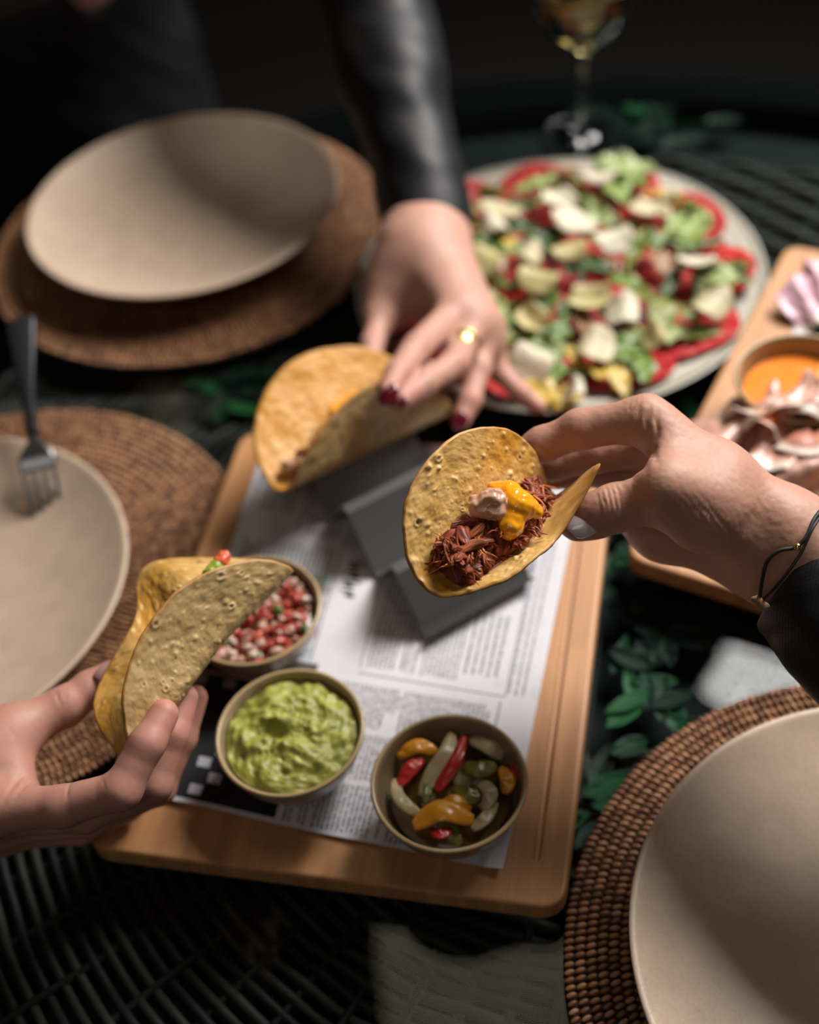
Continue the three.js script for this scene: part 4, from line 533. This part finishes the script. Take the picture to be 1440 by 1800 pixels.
// --- the taco at the left
const frB = foldFrame(at(368, 1158, 0.668), view(0.571, 0.821, 0.50), view(-0.64, 0.50, -0.46), view(-0.75, 0.45, 0.42));
const tacoB = thing('taco', 'folded mottled corn taco at the left held between thumb and fingers', 'taco', frB.C.clone());
{
  const t = tortilla(frB, { R: 0.0655, sy: 0.75, rho: 0.0085, w0: 0.0065, fine: true, seed: 8, inside: 1, oil: (x, y, s) => (s > 0 ? 0.75 * Math.exp(-(((x - 0.012) / 0.022) ** 2) - ((y - 0.035) / 0.02) ** 2) + (x < -0.02 ? 0.5 : 0) : 0), open: (s, w) => (w < 0 ? -0.05 + 2 * Math.max(0, -s) : 0.05 - 0.3 * Math.exp(-(((s - 0.03) / 0.02) ** 2)) - 0.3 * Math.exp(-(((s + 0.040) / 0.02) ** 2))), warp: (s, w) => (w < 0 ? [-0.003 * Math.max(0, s / 0.04), -0.006 * Math.max(0, (s - 0.01) / 0.04), 0] : [0, Math.min(1, w / 0.02) * (0.027 * Math.exp(-(((s - 0.031) / 0.019) ** 2)) + 0.010 * Math.exp(-(((s + 0.042) / 0.018) ** 2)) - 0.003), 0]) });
  part('tortilla', t.g, tortillaM, tacoB);
  const g = shreds(frB, { seed: 14, n: 240, s0: -0.044, s1: 0.036, width: () => 0.0045, top: (s) => 0.026 - 5 * s * s, floor: () => 0.005 });
  tag(part('shredded_meat', g, shredM, tacoB), 'dark red shredded meat', null, null, 'stuff');
  blob('sauce', [bone(frB.L(-0.010, 0.004, 0.027), frB.L(0.008, 0.005, 0.029), 0.004, 0.0045), bone(frB.L(-0.026, 0.001, 0.024), frB.L(-0.020, 0.001, 0.026), 0.003, 0.003)], 0.004, sauceM, tacoB, 0.0009).userData.label = 'orange sauce between the flaps';
  const topA = frB.L(0.038, 0.003, 0.026);
  blob('guacamole', [bone(topA, topA.clone().addScaledVector(frB.A, 0.006), 0.0045, 0.004)], 0.003, M([0.25, 0.33, 0.03], { roughness: 0.4 }), tacoB, 0.0009, 0.001).userData.label = 'bit of green guacamole at the top';
  blob('tomato', [bone(topA.clone().addScaledVector(frB.A, 0.010), topA.clone().addScaledVector(frB.A, 0.013), 0.0042, 0.0036)], 0.003, M([0.66, 0.12, 0.05], { roughness: 0.25 }), tacoB, 0.0009, 0.001).userData.label = 'diced red tomato at the top';
}
// --- the taco of the woman opposite
const frC = foldFrame(at(648, 792, 0.860), view(0.74, 0.38, 0.50), view(-0.05, 0.86, -0.50), view(-0.50, 0.86, 0.12));
const tacoC = thing('taco', 'folded corn taco lifted over the steel stand by the red-nailed ringed hand', 'taco', frC.C.clone());
{
  const t = tortilla(frC, { R: 0.072, sy: 0.97, rho: 0.015, w0: 0.013, seed: 15, inside: 1, oil: (x, y, s) => (s > 0 ? 0.95 : 0.12), open: (s, w) => (w < 0 ? -0.05 + 2.5 * Math.max(0, s) - 4 * Math.max(0, -s - 0.02) : 0.1 - 3 * Math.max(0, -s - 0.01) + 3 * Math.max(0, s - 0.02)), warp: () => [0, 0, 0] });
  part('tortilla', t.g, tortillaM, tacoC);
  const g = shreds(frC, { seed: 19, n: 260, s0: -0.05, s1: 0.04, width: () => 0.010, top: (s) => 0.030 - 5 * s * s, floor: () => 0.005 });
  tag(part('shredded_meat', g, shredM, tacoC), 'dark red shredded meat', null, null, 'stuff');
  blob('sauce', [bone(frC.L(-0.012, 0.006, 0.032), frC.L(0.006, 0.006, 0.035), 0.004, 0.005)], 0.004, sauceM, tacoC, 0.0012).userData.label = 'orange sauce between the flaps';
  blob('fat_piece', [bone(frC.L(-0.058, 0.006, 0.012), frC.L(-0.050, 0.0, 0.012), 0.0045, 0.004)], 0.003, M([0.6, 0.34, 0.18], { roughness: 0.35 }), tacoC, 0.0012, 0.001);
}
// ───────────── people ─────────────
const skinM = VC({ roughness: 0.54, specularIntensity: 0.8 });
const fabricM = M([0.0085, 0.0085, 0.0095], { roughness: 0.5, specularIntensity: 0.6, bumpMap: clothBump, bumpScale: 0.0003, sheen: 0.12, sheenColor: lin(0.30, 0.34, 0.45), sheenRoughness: 0.4 });
const chain = (pts) => pts.slice(1).map((p, i) => bone(pts[i][0], p[0], pts[i][1] / 1000, p[1] / 1000));
// palm: list of bones; fingers: chains; both blended, fingers kept apart. creases: [point, axis, facing, width of the wrinkled zone, depth, count, spacing]
function bodyField(sp) {
  const fk = sp.fingers.map((c) => { const b = chain(c), [lo, hi] = bounds(b, 0.012); return { b, lo, hi }; }), cr = sp.creases ?? [];
  return (x, y, z) => {
    let d = 1; for (const b of sp.palm) d = smin(d, cone(x, y, z, b), sp.k ?? 0.014);
    let F = 1;
    for (const f of fk) {
      if (x < f.lo.x || y < f.lo.y || z < f.lo.z || x > f.hi.x || y > f.hi.y || z > f.hi.z) { // outside its box: a bound is enough
        const dx = Math.max(f.lo.x - x, 0, x - f.hi.x), dy = Math.max(f.lo.y - y, 0, y - f.hi.y), dz = Math.max(f.lo.z - z, 0, z - f.hi.z); F = Math.min(F, Math.hypot(dx, dy, dz) + 0.012); continue;
      }
      let q = 1; for (const b of f.b) q = smin(q, cone(x, y, z, b), 0.004); F = smin(F, q, 0.0022);
    }
    d = smin(d, F, sp.kf ?? 0.009);
    if (d < 0.004 && d > -0.006) {
      d += (sp.grain ?? 0.00010) * fbm(x * 330, y * 330, z * 330, 2) + 0.0006 * noise(x * 55, y * 55, z * 55);
      for (const c of cr) {
        const px = x - c.p.x, py = y - c.p.y, pz = z - c.p.z, r2 = px * px + py * py + pz * pz; if (r2 > c.R * c.R * 4) continue;
        const along = px * c.a.x + py * c.a.y + pz * c.a.z, side = px * c.n.x + py * c.n.y + pz * c.n.z, w = Math.exp(-r2 / (c.R * c.R)) * smooth(side, -0.002, 0.004); if (w < 0.01) continue;
        let g = 0; for (let i = 0; i < c.count; i++) { const o = (i - (c.count - 1) / 2) * c.gap + 0.0011 * noise(x * 170 + i * 3, y * 170, z * 170); g += Math.exp(-(((along - o) / c.w) ** 2)); } d += c.depth * g * w;
      }
      for (const h of sp.hollows ?? []) d += h.d * Math.exp(-((x - h.p.x) ** 2 + (y - h.p.y) ** 2 + (z - h.p.z) ** 2) / (h.r * h.r));
    }
    return d;
  };
}
function skinColour(sp) {
  const tips = sp.fingers.map((c) => c[c.length - 1][0]), kn = sp.fingers.flatMap((c) => c.slice(0, -1).map((q) => q[0]));
  return (x, y, z) => { let red = 0, k = 0; for (const p of tips) red = Math.max(red, Math.exp(-((x - p.x) ** 2 + (y - p.y) ** 2 + (z - p.z) ** 2) / 0.00022)); for (const p of kn) k = Math.max(k, Math.exp(-((x - p.x) ** 2 + (y - p.y) ** 2 + (z - p.z) ** 2) / 0.00016));
    const m = fbm(x * 70, y * 70, z * 70, 3), f = fbm(x * 420, y * 420, z * 420, 2), r = clamp(0.55 * red + 0.3 * k + 0.5 * m, 0, 1), b = 1 + 0.10 * f + 0.06 * m; const t = sp.tone ?? [0.60, 0.315, 0.225];
    return [t[0] * b * (1 - 0.03 * r), t[1] * b * (1 - 0.36 * r), t[2] * b * (1 - 0.32 * r)]; };
}
const bodyMesh = (sp, cell, lo, hi) => { const all = [...sp.palm, ...sp.fingers.flatMap(chain)], [l, h] = bounds(all, 0.006); if (lo) l.max(lo); if (hi) h.min(hi); return meshField(bodyField(sp), l, h, cell, skinColour(sp)); };
// a nail: p its middle on the finger, dir towards the tip, n outwards; half length, half width
function nail(parent, p, dir, n, hl, hw, mat, lift = 0, name = 'fingernail') {
  const D = dir.clone().normalize(), Nn = n.clone().addScaledVector(D, -n.dot(D)).normalize(), S = new THREE.Vector3().crossVectors(D, Nn);
  const P = (o) => (u, v) => { const a = u * 2 - 1, b = v * 2 - 1, w = hw * Math.max(0.22, Math.pow(Math.max(0, 1 - Math.pow(Math.abs(b), 3.2)), 0.36)), x = a * w * (1 - 0.10 * Math.max(0, b)); const l = b * hl * (1 - 0.16 * a * a); return p.clone().addScaledVector(S, x).addScaledVector(D, l).addScaledVector(Nn, o + lift - (x * x) / (hw * hw) * hw * 0.46 - 0.0012 * b * b); };
  return part(name, slab(12, 12, P(0.0005), P(-0.0003)), mat, parent);
}
function crease(p, a, n, R, depth, count, gap, w = 0.0006) { return { p, a: a.clone().normalize(), n: n.clone().normalize(), R, depth, count, gap, w }; }
// a sleeve: an open shell of cloth with thickness round the arm along pts [[point, radius], ...]
function sleeveGeo(pts, seed, folds, n = 60, m = 90) {
  const cv = new THREE.CatmullRomCurve3(pts.map((p) => p[0])), fr = cv.computeFrenetFrames(n, false), rad = (v) => { const k = v * (pts.length - 1), i = Math.min(pts.length - 2, Math.floor(k)); return lerp(pts[i][1], pts[i + 1][1], k - i); };
  const P = (off) => (u, v) => { const j = Math.round(v * n), c = cv.getPoint(v), a = u * 6.283185, R = rad(v) + folds * (noise(Math.cos(a) * 1.5 + v * 2.5, Math.sin(a) * 1.5 + v * 5.5, seed) + 0.6 * noise(Math.cos(a) * 2.4 + v * 9, Math.sin(a) * 2.4 - v * 13, seed + 4)) * (0.35 + 0.65 * smooth(v, 0, 0.2)) + off; return c.addScaledVector(fr.normals[j], Math.cos(a) * R).addScaledVector(fr.binormals[j], Math.sin(a) * R); };
  const g = slab(m, n, P(0), P(-0.0018)); return g;
}
// ── the hand at the right with the sharp taco
{
  const wrist = at(1398, 968, 0.640), elbow = at(1640, 1160, 0.620);
  const sp = { k: 0.016, kf: 0.010, tone: [0.47, 0.242, 0.165], grain: 0.00024,
    palm: [
      bone(at(1385, 935, 0.640), at(1262, 838, 0.640), 0.0165, 0.0145), bone(at(1262, 838, 0.640), at(1136, 741, 0.645), 0.0145, 0.0108), // index side of the back of the hand
      bone(at(1385, 950, 0.655), at(1165, 790, 0.672), 0.017, 0.0105), bone(at(1385, 970, 0.662), at(1180, 840, 0.690), 0.018, 0.0102), bone(at(1370, 985, 0.662), at(1190, 890, 0.700), 0.0175, 0.0098),
      bone(at(1360, 960, 0.640), at(1235, 893, 0.630), 0.016, 0.0178), bone(at(1235, 893, 0.630), at(1172, 862, 0.618), 0.0175, 0.0122), // ball of the thumb
      bone(at(1340, 990, 0.655), at(1165, 930, 0.672), 0.0165, 0.0135), bone(at(1165, 930, 0.672), at(1120, 915, 0.690), 0.0135, 0.010), // heel of the hand
      bone(at(1180, 850, 0.622), at(1165, 770, 0.645), 0.0085, 0.0085), // web
      bone(at(1385, 945, 0.640), elbow, 0.0215, 0.028), bone(at(1385, 985, 0.655), elbow.clone().addScaledVector(UP, -0.008), 0.0205, 0.028),
    ],
    fingers: [
      [[at(1180, 868, 0.630), 13.0], [at(1078, 894, 0.636), 11.8], [at(1044, 906, 0.640), 11.0], [at(1016, 918, 0.642), 9.6]], // thumb
      [[at(1132, 738, 0.646), 11.2], [at(1020, 755, 0.656), 9.8], [at(955, 781, 0.664), 8.8], [at(905, 806, 0.668), 7.2]],
      [[at(1155, 785, 0.672), 10.6], [at(1050, 798, 0.684), 9.8], [at(975, 815, 0.692), 8.8], [at(930, 828, 0.696), 7.2]],
      [[at(1172, 830, 0.690), 10.4], [at(1066, 826, 0.702), 9.6], [at(1012, 832, 0.706), 8.4], [at(975, 838, 0.706), 6.9]],
      [[at(1185, 876, 0.700), 9.6], [at(1100, 862, 0.715), 8.4], [at(1078, 872, 0.718), 7.4], [at(1082, 890, 0.712), 6.4]],
    ],
    creases: [
      crease(at(1070, 876, 0.630), view(-1, -0.25, 0.1), view(0.1, 0.4, -0.9), 0.0115, 0.00055, 5, 0.0024, 0.0007), // thumb knuckle
      crease(at(1012, 742, 0.644), view(-1, -0.28, 0.05), view(0, 0.3, -0.9), 0.010, 0.0008, 1, 0.003, 0.0007), crease(at(950, 768, 0.653), view(-1, -0.45, 0.05), view(0, 0.2, -0.9), 0.009, 0.0008, 1, 0.003, 0.0006),
      crease(at(1128, 752, 0.634), view(-1, 0.12, 0.05), view(-0.2, 0.0, -0.9), 0.020, 0.0017, 4, 0.0046, 0.0012), crease(at(1110, 725, 0.636), view(-1, 0.15, 0.05), view(-0.1, 0.5, -0.8), 0.009, 0.0007, 4, 0.0024, 0.0006), // folds at the base of the index finger
      crease(at(1228, 930, 0.616), view(0.75, 0.66, 0.1), view(0, -0.45, -0.85), 0.018, 0.0006, 7, 0.0030, 0.0010), // fine folds on the ball of the thumb
      crease(at(1300, 930, 0.622), view(0.8, -0.6, 0), view(0, -0.2, -0.9), 0.014, 0.0006, 1, 0.004, 0.0035),
    ],
    hollows: [{ p: at(1126, 800, 0.640), r: 0.010, d: 0.004 }, { p: at(1240, 905, 0.610), r: 0.011, d: 0.0012 }, { p: at(1330, 930, 0.625), r: 0.012, d: 0.003 }] };
  const o = thing('person', 'hand with a pale nail and cord bracelet holding the open taco from the right', 'person', elbow.clone().setY(-0.02));
  part('body', bodyMesh(sp, 0.0012, null, null), skinM, o);
  const pale = M([0.66, 0.56, 0.58], { roughness: 0.18, clearcoat: 0.9, clearcoatRoughness: 0.06 });
  nail(o, at(1024, 918, 0.6304), view(-0.92, -0.36, 0.06), view(-0.04, 0.28, -0.96), 0.0082, 0.0072, pale).userData.label = 'pale pink thumbnail';
  part('sleeve', sleeveGeo([[at(1412, 1012, 0.648), 0.0335], [at(1470, 1060, 0.640), 0.040], [at(1640, 1190, 0.62), 0.050], [at(1850, 1330, 0.60), 0.056], [at(2100, 1500, 0.57), 0.060], [at(2350, 1620, 0.53), 0.066], [at(2450, 1500, 0.50), 0.070]], 7, 0.0035), fabricM, o).userData.label = 'black sleeve';
  const cord = M([0.012, 0.010, 0.008], { roughness: 0.6 });
  const b = part('bracelet', tube([at(1452, 888, 0.615), at(1432, 912, 0.607), at(1416, 946, 0.604), at(1398, 962, 0.605), at(1370, 968, 0.606), at(1350, 985, 0.608), at(1340, 1020, 0.612), at(1336, 1052, 0.618), at(1340, 1064, 0.64), at(1360, 1062, 0.67), at(1420, 1010, 0.69), at(1462, 930, 0.68), at(1466, 895, 0.65)], 0.0010, 120, 8, true), cord, o); b.userData.label = 'thin black cord bracelet';
  const b2_ = part('bracelet', tube([at(1447, 900, 0.612), at(1428, 930, 0.604), at(1408, 972, 0.604), at(1380, 1012, 0.606), at(1356, 1040, 0.612), at(1338, 1056, 0.62)], 0.0008, 50, 8), cord, o);
  const bead = new THREE.SphereGeometry(0.0017, 20, 14); bead.translate(...at(1402, 961, 0.603).toArray()); part('bead', bead, M([0.9, 0.62, 0.22], { metalness: 1, roughness: 0.18 }), o).userData.label = 'tiny gold bead';
  blob('knot', [bone(at(1326, 1054, 0.617), at(1336, 1058, 0.617), 0.0016, 0.0021), bone(at(1338, 1062, 0.617), at(1348, 1066, 0.618), 0.0018, 0.0013), bone(at(1334, 1050, 0.617), at(1342, 1068, 0.617), 0.0012, 0.0012)], 0.001, M([0.23, 0.13, 0.06], { roughness: 0.6 }), o, 0.0006, 0.0008).userData.label = 'tan knotted cord end';
}
// ── the hand at the left
{
  const wrist = at(-230, 1470, 0.655), elbow = at(-440, 1570, 0.635);
  const sp = { k: 0.016, kf: 0.010, tone: [0.46, 0.225, 0.165], grain: 0.0001,
    palm: [bone(wrist, at(-30, 1428, 0.648), 0.023, 0.0125), bone(wrist, at(-15, 1432, 0.668), 0.023, 0.0125), bone(wrist, at(0, 1445, 0.690), 0.022, 0.012), bone(wrist, at(5, 1462, 0.708), 0.021, 0.0115), bone(at(-180, 1440, 0.665), at(-50, 1335, 0.668), 0.020, 0.0175), bone(at(-50, 1335, 0.668), at(20, 1288, 0.676), 0.0175, 0.0125), bone(at(10, 1300, 0.672), at(40, 1400, 0.655), 0.009, 0.009), bone(wrist, elbow, 0.025, 0.031)],
    fingers: [
      [[at(15, 1292, 0.676), 12.4], [at(118, 1240, 0.688), 10.2], [at(158, 1212, 0.694), 9.6], [at(196, 1186, 0.698), 7.8]],
      [[at(-20, 1425, 0.648), 11.5], [at(110, 1418, 0.636), 10.0], [at(214, 1388, 0.628), 9.4], [at(258, 1308, 0.632), 8.6], [at(288, 1254, 0.640), 7.3]],
      [[at(-5, 1435, 0.668), 11], [at(150, 1430, 0.658), 9.6], [at(270, 1380, 0.656), 9.0], [at(302, 1292, 0.660), 8.2], [at(325, 1226, 0.668), 6.9]],
      [[at(10, 1450, 0.688), 10.6], [at(160, 1440, 0.688), 9.2], [at(280, 1385, 0.692), 8.6], [at(318, 1298, 0.696), 7.8], [at(344, 1226, 0.704), 6.6]],
      [[at(20, 1462, 0.706), 9.6], [at(140, 1458, 0.716), 8.4], [at(225, 1418, 0.722), 7.6], [at(262, 1350, 0.726), 6.8], [at(285, 1300, 0.728), 6.0]],
    ],
    creases: [crease(at(116, 1222, 0.678), view(0.86, 0.5, 0), view(-0.3, 0.5, -0.8), 0.012, 0.0015, 3, 0.0046, 0.0009), crease(at(122, 1385, 0.632), view(1, 0.1, 0), view(0, 0.8, -0.5), 0.008, 0.0009, 1, 0.003, 0.0008), crease(at(48, 1360, 0.652), view(0.9, -0.3, 0), view(0.3, 0.3, -0.9), 0.014, 0.0016, 2, 0.005, 0.0016), crease(at(180, 1375, 0.622), view(1, 0.5, 0), view(-0.2, 0.7, -0.6), 0.008, 0.0009, 1, 0.003, 0.0008)] };
  const o = thing('person', 'bare hand reaching in from the lower left, pinching a folded taco', 'person', elbow.clone().setY(-0.02));
  part('body', bodyMesh(sp, 0.0014), skinM, o);
  const clear = M([0.50, 0.29, 0.24], { roughness: 0.3, clearcoat: 0.5, clearcoatRoughness: 0.15 });
  nail(o, at(180, 1176, 0.6862), view(0.82, 0.56, 0.05), view(-0.45, 0.62, -0.64), 0.0064, 0.0058, clear).userData.label = 'unpainted thumbnail';
  part('sleeve', sleeveGeo([[at(-230, 1480, 0.655), 0.042], [at(-330, 1520, 0.645), 0.046], [at(-480, 1580, 0.63), 0.052], [at(-640, 1650, 0.62), 0.058], [at(-900, 1740, 0.59), 0.062], [at(-1150, 1800, 0.55), 0.068], [at(-1250, 1680, 0.52), 0.072]], 3, 0.004), fabricM, o).userData.label = 'black sleeve';
}
// ── the woman opposite: bust, head, both arms; black jacket
{
  const hip = V3(-0.34, -0.26, -1.42), chest = V3(-0.33, 0.10, -1.36), neck = V3(-0.34, 0.285, -1.32), head = V3(-0.33, 0.42, -1.28);
  const shR = V3(-0.12, 0.29, -1.34), elR = at(640, -110, 1.06), wrA = at(752, 402, 0.985), shL = V3(-0.53, 0.17, -1.36), elL = V3(-0.60, 0.03, -1.16), wrL = V3(-0.50, 0.025, -0.99);
  const sp = { k: 0.03, kf: 0.010, tone: [0.50, 0.27, 0.20], grain: 0,
    palm: [bone(wrA, at(742, 452, 0.962), 0.0215, 0.0205), bone(at(742, 452, 0.962), at(802, 545, 0.912), 0.0185, 0.0100), bone(at(745, 452, 0.965), at(832, 568, 0.912), 0.018, 0.0098), bone(at(752, 452, 0.970), at(846, 582, 0.918), 0.017, 0.0095), bone(at(752, 455, 0.975), at(852, 612, 0.930), 0.016, 0.0090), bone(at(728, 455, 0.968), at(690, 512, 0.962), 0.0175, 0.0125), bone(at(690, 512, 0.962), at(672, 556, 0.950), 0.0125, 0.0102),
      bone(elR, wrA, 0.035, 0.0235), bone(shR, elR, 0.048, 0.040), bone(shL, elL, 0.048, 0.038), bone(elL, wrL, 0.037, 0.025),
      bone(hip, chest, 0.135, 0.125), bone(hip.clone().add(V3(0.06, 0, 0)), chest.clone().add(V3(0.07, 0.02, 0)), 0.115, 0.09), bone(hip.clone().add(V3(-0.06, 0, 0)), chest.clone().add(V3(-0.07, 0.02, 0)), 0.115, 0.09), bone(shR, shL, 0.058, 0.058), bone(chest, neck, 0.075, 0.05), bone(neck, head, 0.05, 0.055), bone(head, head.clone().add(V3(0, 0.07, -0.015)), 0.072, 0.083), bone(head.clone().add(V3(0.005, -0.045, 0.045)), head.clone().add(V3(0.005, 0.0, 0.06)), 0.028, 0.03), bone(head.clone().add(V3(0.006, 0.0, 0.085)), head.clone().add(V3(0.005, 0.035, 0.072)), 0.011, 0.009),
      bone(wrL, wrL.clone().add(V3(0.05, 0.0, 0.035)), 0.023, 0.022)],
    fingers: [
      [[at(690, 512, 0.962), 11.6], [at(668, 566, 0.945), 9.4], [at(655, 606, 0.925), 8.4], [at(648, 650, 0.905), 6.8]],
      [[at(802, 549, 0.912), 11.4], [at(733, 612, 0.862), 9.8], [at(700, 656, 0.836), 8.2], [at(682, 688, 0.819), 6.6]],
      [[at(832, 570, 0.912), 9.8], [at(800, 638, 0.868), 9.3], [at(746, 674, 0.843), 8.2], [at(706, 702, 0.826), 6.8]],
      [[at(846, 584, 0.918), 9.4], [at(842, 648, 0.900), 8.6], [at(826, 704, 0.886), 7.8], [at(810, 738, 0.880), 6.6]],
      [[at(852, 614, 0.930), 8.8], [at(880, 655, 0.926), 7.6], [at(918, 692, 0.918), 6.6], [at(948, 716, 0.914), 5.4]],
      [[wrL.clone().add(V3(0.05, 0, 0.035)), 11], [wrL.clone().add(V3(0.09, -0.008, 0.06)), 8.5], [wrL.clone().add(V3(0.11, -0.014, 0.075)), 7]],
    ],
    hollows: [{ p: at(722, 560, 0.930), r: 0.012, d: 0.003 }], creases: [crease(at(730, 604, 0.852), view(-0.8, -0.6, 0), view(-0.2, 0.5, -0.8), 0.009, 0.0008, 2, 0.004, 0.001)] };
  const o = thing('person', 'woman opposite in a black jacket lifting a taco with her ringed hand', 'person', V3(-0.34, -0.30, -1.42));
  const f = bodyField(sp);
  // fine cells for the hand, coarse for the rest, split at the cuff so that both meet inside the sleeve
  const hand = { ...sp, palm: sp.palm.slice(0, 8), fingers: sp.fingers.slice(0, 5) };
  part('body', bodyMesh(sp, 0.0036), skinM, o);
  const red = M([0.085, 0.006, 0.014], { roughness: 0.12, clearcoat: 1, clearcoatRoughness: 0.04 });
  nail(o, at(681, 692, 0.8115), view(-0.4, -0.85, -0.25), view(-0.25, 0.30, -0.9), 0.0088, 0.0062, red).userData.label = 'dark red fingernail';
  nail(o, at(700, 704, 0.8185), view(-0.86, -0.45, -0.1), view(-0.15, 0.5, -0.85), 0.0065, 0.0050, red).userData.label = 'dark red fingernail';
  nail(o, at(808, 739, 0.8725), view(-0.4, -0.88, -0.2), view(0.05, 0.15, -0.98), 0.0075, 0.0058, red).userData.label = 'dark red fingernail';
  const gold = M([0.90, 0.66, 0.28], { metalness: 1, roughness: 0.38 });
  const rp = at(817, 604, 0.8905), ra = at(800, 638, 0.868).sub(at(832, 570, 0.912)).normalize(), rg = new THREE.TorusGeometry(0.0104, 0.0016, 12, 48); const bb = basis(ra, view(0, 0, -1)); place(rg, rp, bb[2], bb[0], bb[1]); const ring = part('ring', rg, gold, o); ring.userData.label = 'gold ring with a round face';
  const face = new THREE.SphereGeometry(0.0062, 24, 16); face.scale(1, 1, 0.45); const fn = view(0.0, 0.42, -0.9).normalize(), fb = basis(fn, view(0, 1, 0)); place(face, at(815, 597, 0.8790), fb[2], fb[0], fb[1]); part('ring_face', face, gold, o);
  // jacket: a cloth shell over trunk and arms, open at the neck
  const J = sp.palm.slice(7, 16).map((b) => { const c = b.slice(); c[7] += 0.012; c[8] += 0.012; return c; }); J[0][8] = 0.0335; J[0][7] = 0.047; J[1][7] = 0.062; J[1][8] = 0.054;
  const cut = [1.2, 1.26, 1.32, 1.38, 1.44].map((t) => bone(at(172, 92, t), at(162, -170, t), 0.004, 0.062)).concat([bone(at(162, -170, 1.3), neck.clone().add(V3(0, 0.02, 0.05)), 0.055, 0.05)]), cuffN = wrA.clone().sub(elR).normalize(), cuffP = at(748, 428, 0.975), cuffL = wrL.clone().sub(elL).normalize();
  const neckCut = [bone(neck.clone().add(V3(0, 0.0, 0.02)), neck.clone().add(V3(0, 0.3, 0.02)), 0.066, 0.12)];
  const jf = (x, y, z) => {
    let d = 1; for (const b of J) d = smin(d, cone(x, y, z, b), 0.035);
    d += 0.007 * noise(x * 11, y * 15, z * 11) + 0.0022 * noise(x * 34 + y * 20, y * 20, z * 30 - y * 20);
    let c = 1; for (const b of cut) c = Math.min(c, cone(x, y, z, b)); for (const b of neckCut) c = Math.min(c, cone(x, y, z, b)); d = Math.max(d, -c);
    const q = (x - cuffP.x) * cuffN.x + (y - cuffP.y) * cuffN.y + (z - cuffP.z) * cuffN.z; if (x > -0.1) d = Math.max(d, q);
    const q2 = (x - wrL.x) * cuffL.x + (y - wrL.y) * cuffL.y + (z - wrL.z) * cuffL.z; if (x < -0.4 && z > -1.15) d = Math.max(d, q2 + 0.01); return d;
  };
  const [jl, jh] = bounds(J, 0.02); part('jacket', meshField(jf, jl, jh, 0.0065), fabricM, o).userData.label = 'black satin jacket with an open neck';
  const hb = [bone(head.clone().add(V3(0, 0.06, -0.03)), head.clone().add(V3(0, 0.075, -0.02)), 0.094, 0.088), bone(head.clone().add(V3(-0.05, 0.02, -0.04)), head.clone().add(V3(-0.07, -0.16, -0.06)), 0.06, 0.04), bone(head.clone().add(V3(0.05, 0.02, -0.04)), head.clone().add(V3(0.07, -0.16, -0.06)), 0.06, 0.04)];
  blob('hair', hb, 0.03, M([0.02, 0.011, 0.007], { roughness: 0.45 }), o, 0.006, 0.004);
}
renderer.render(scene, camera);
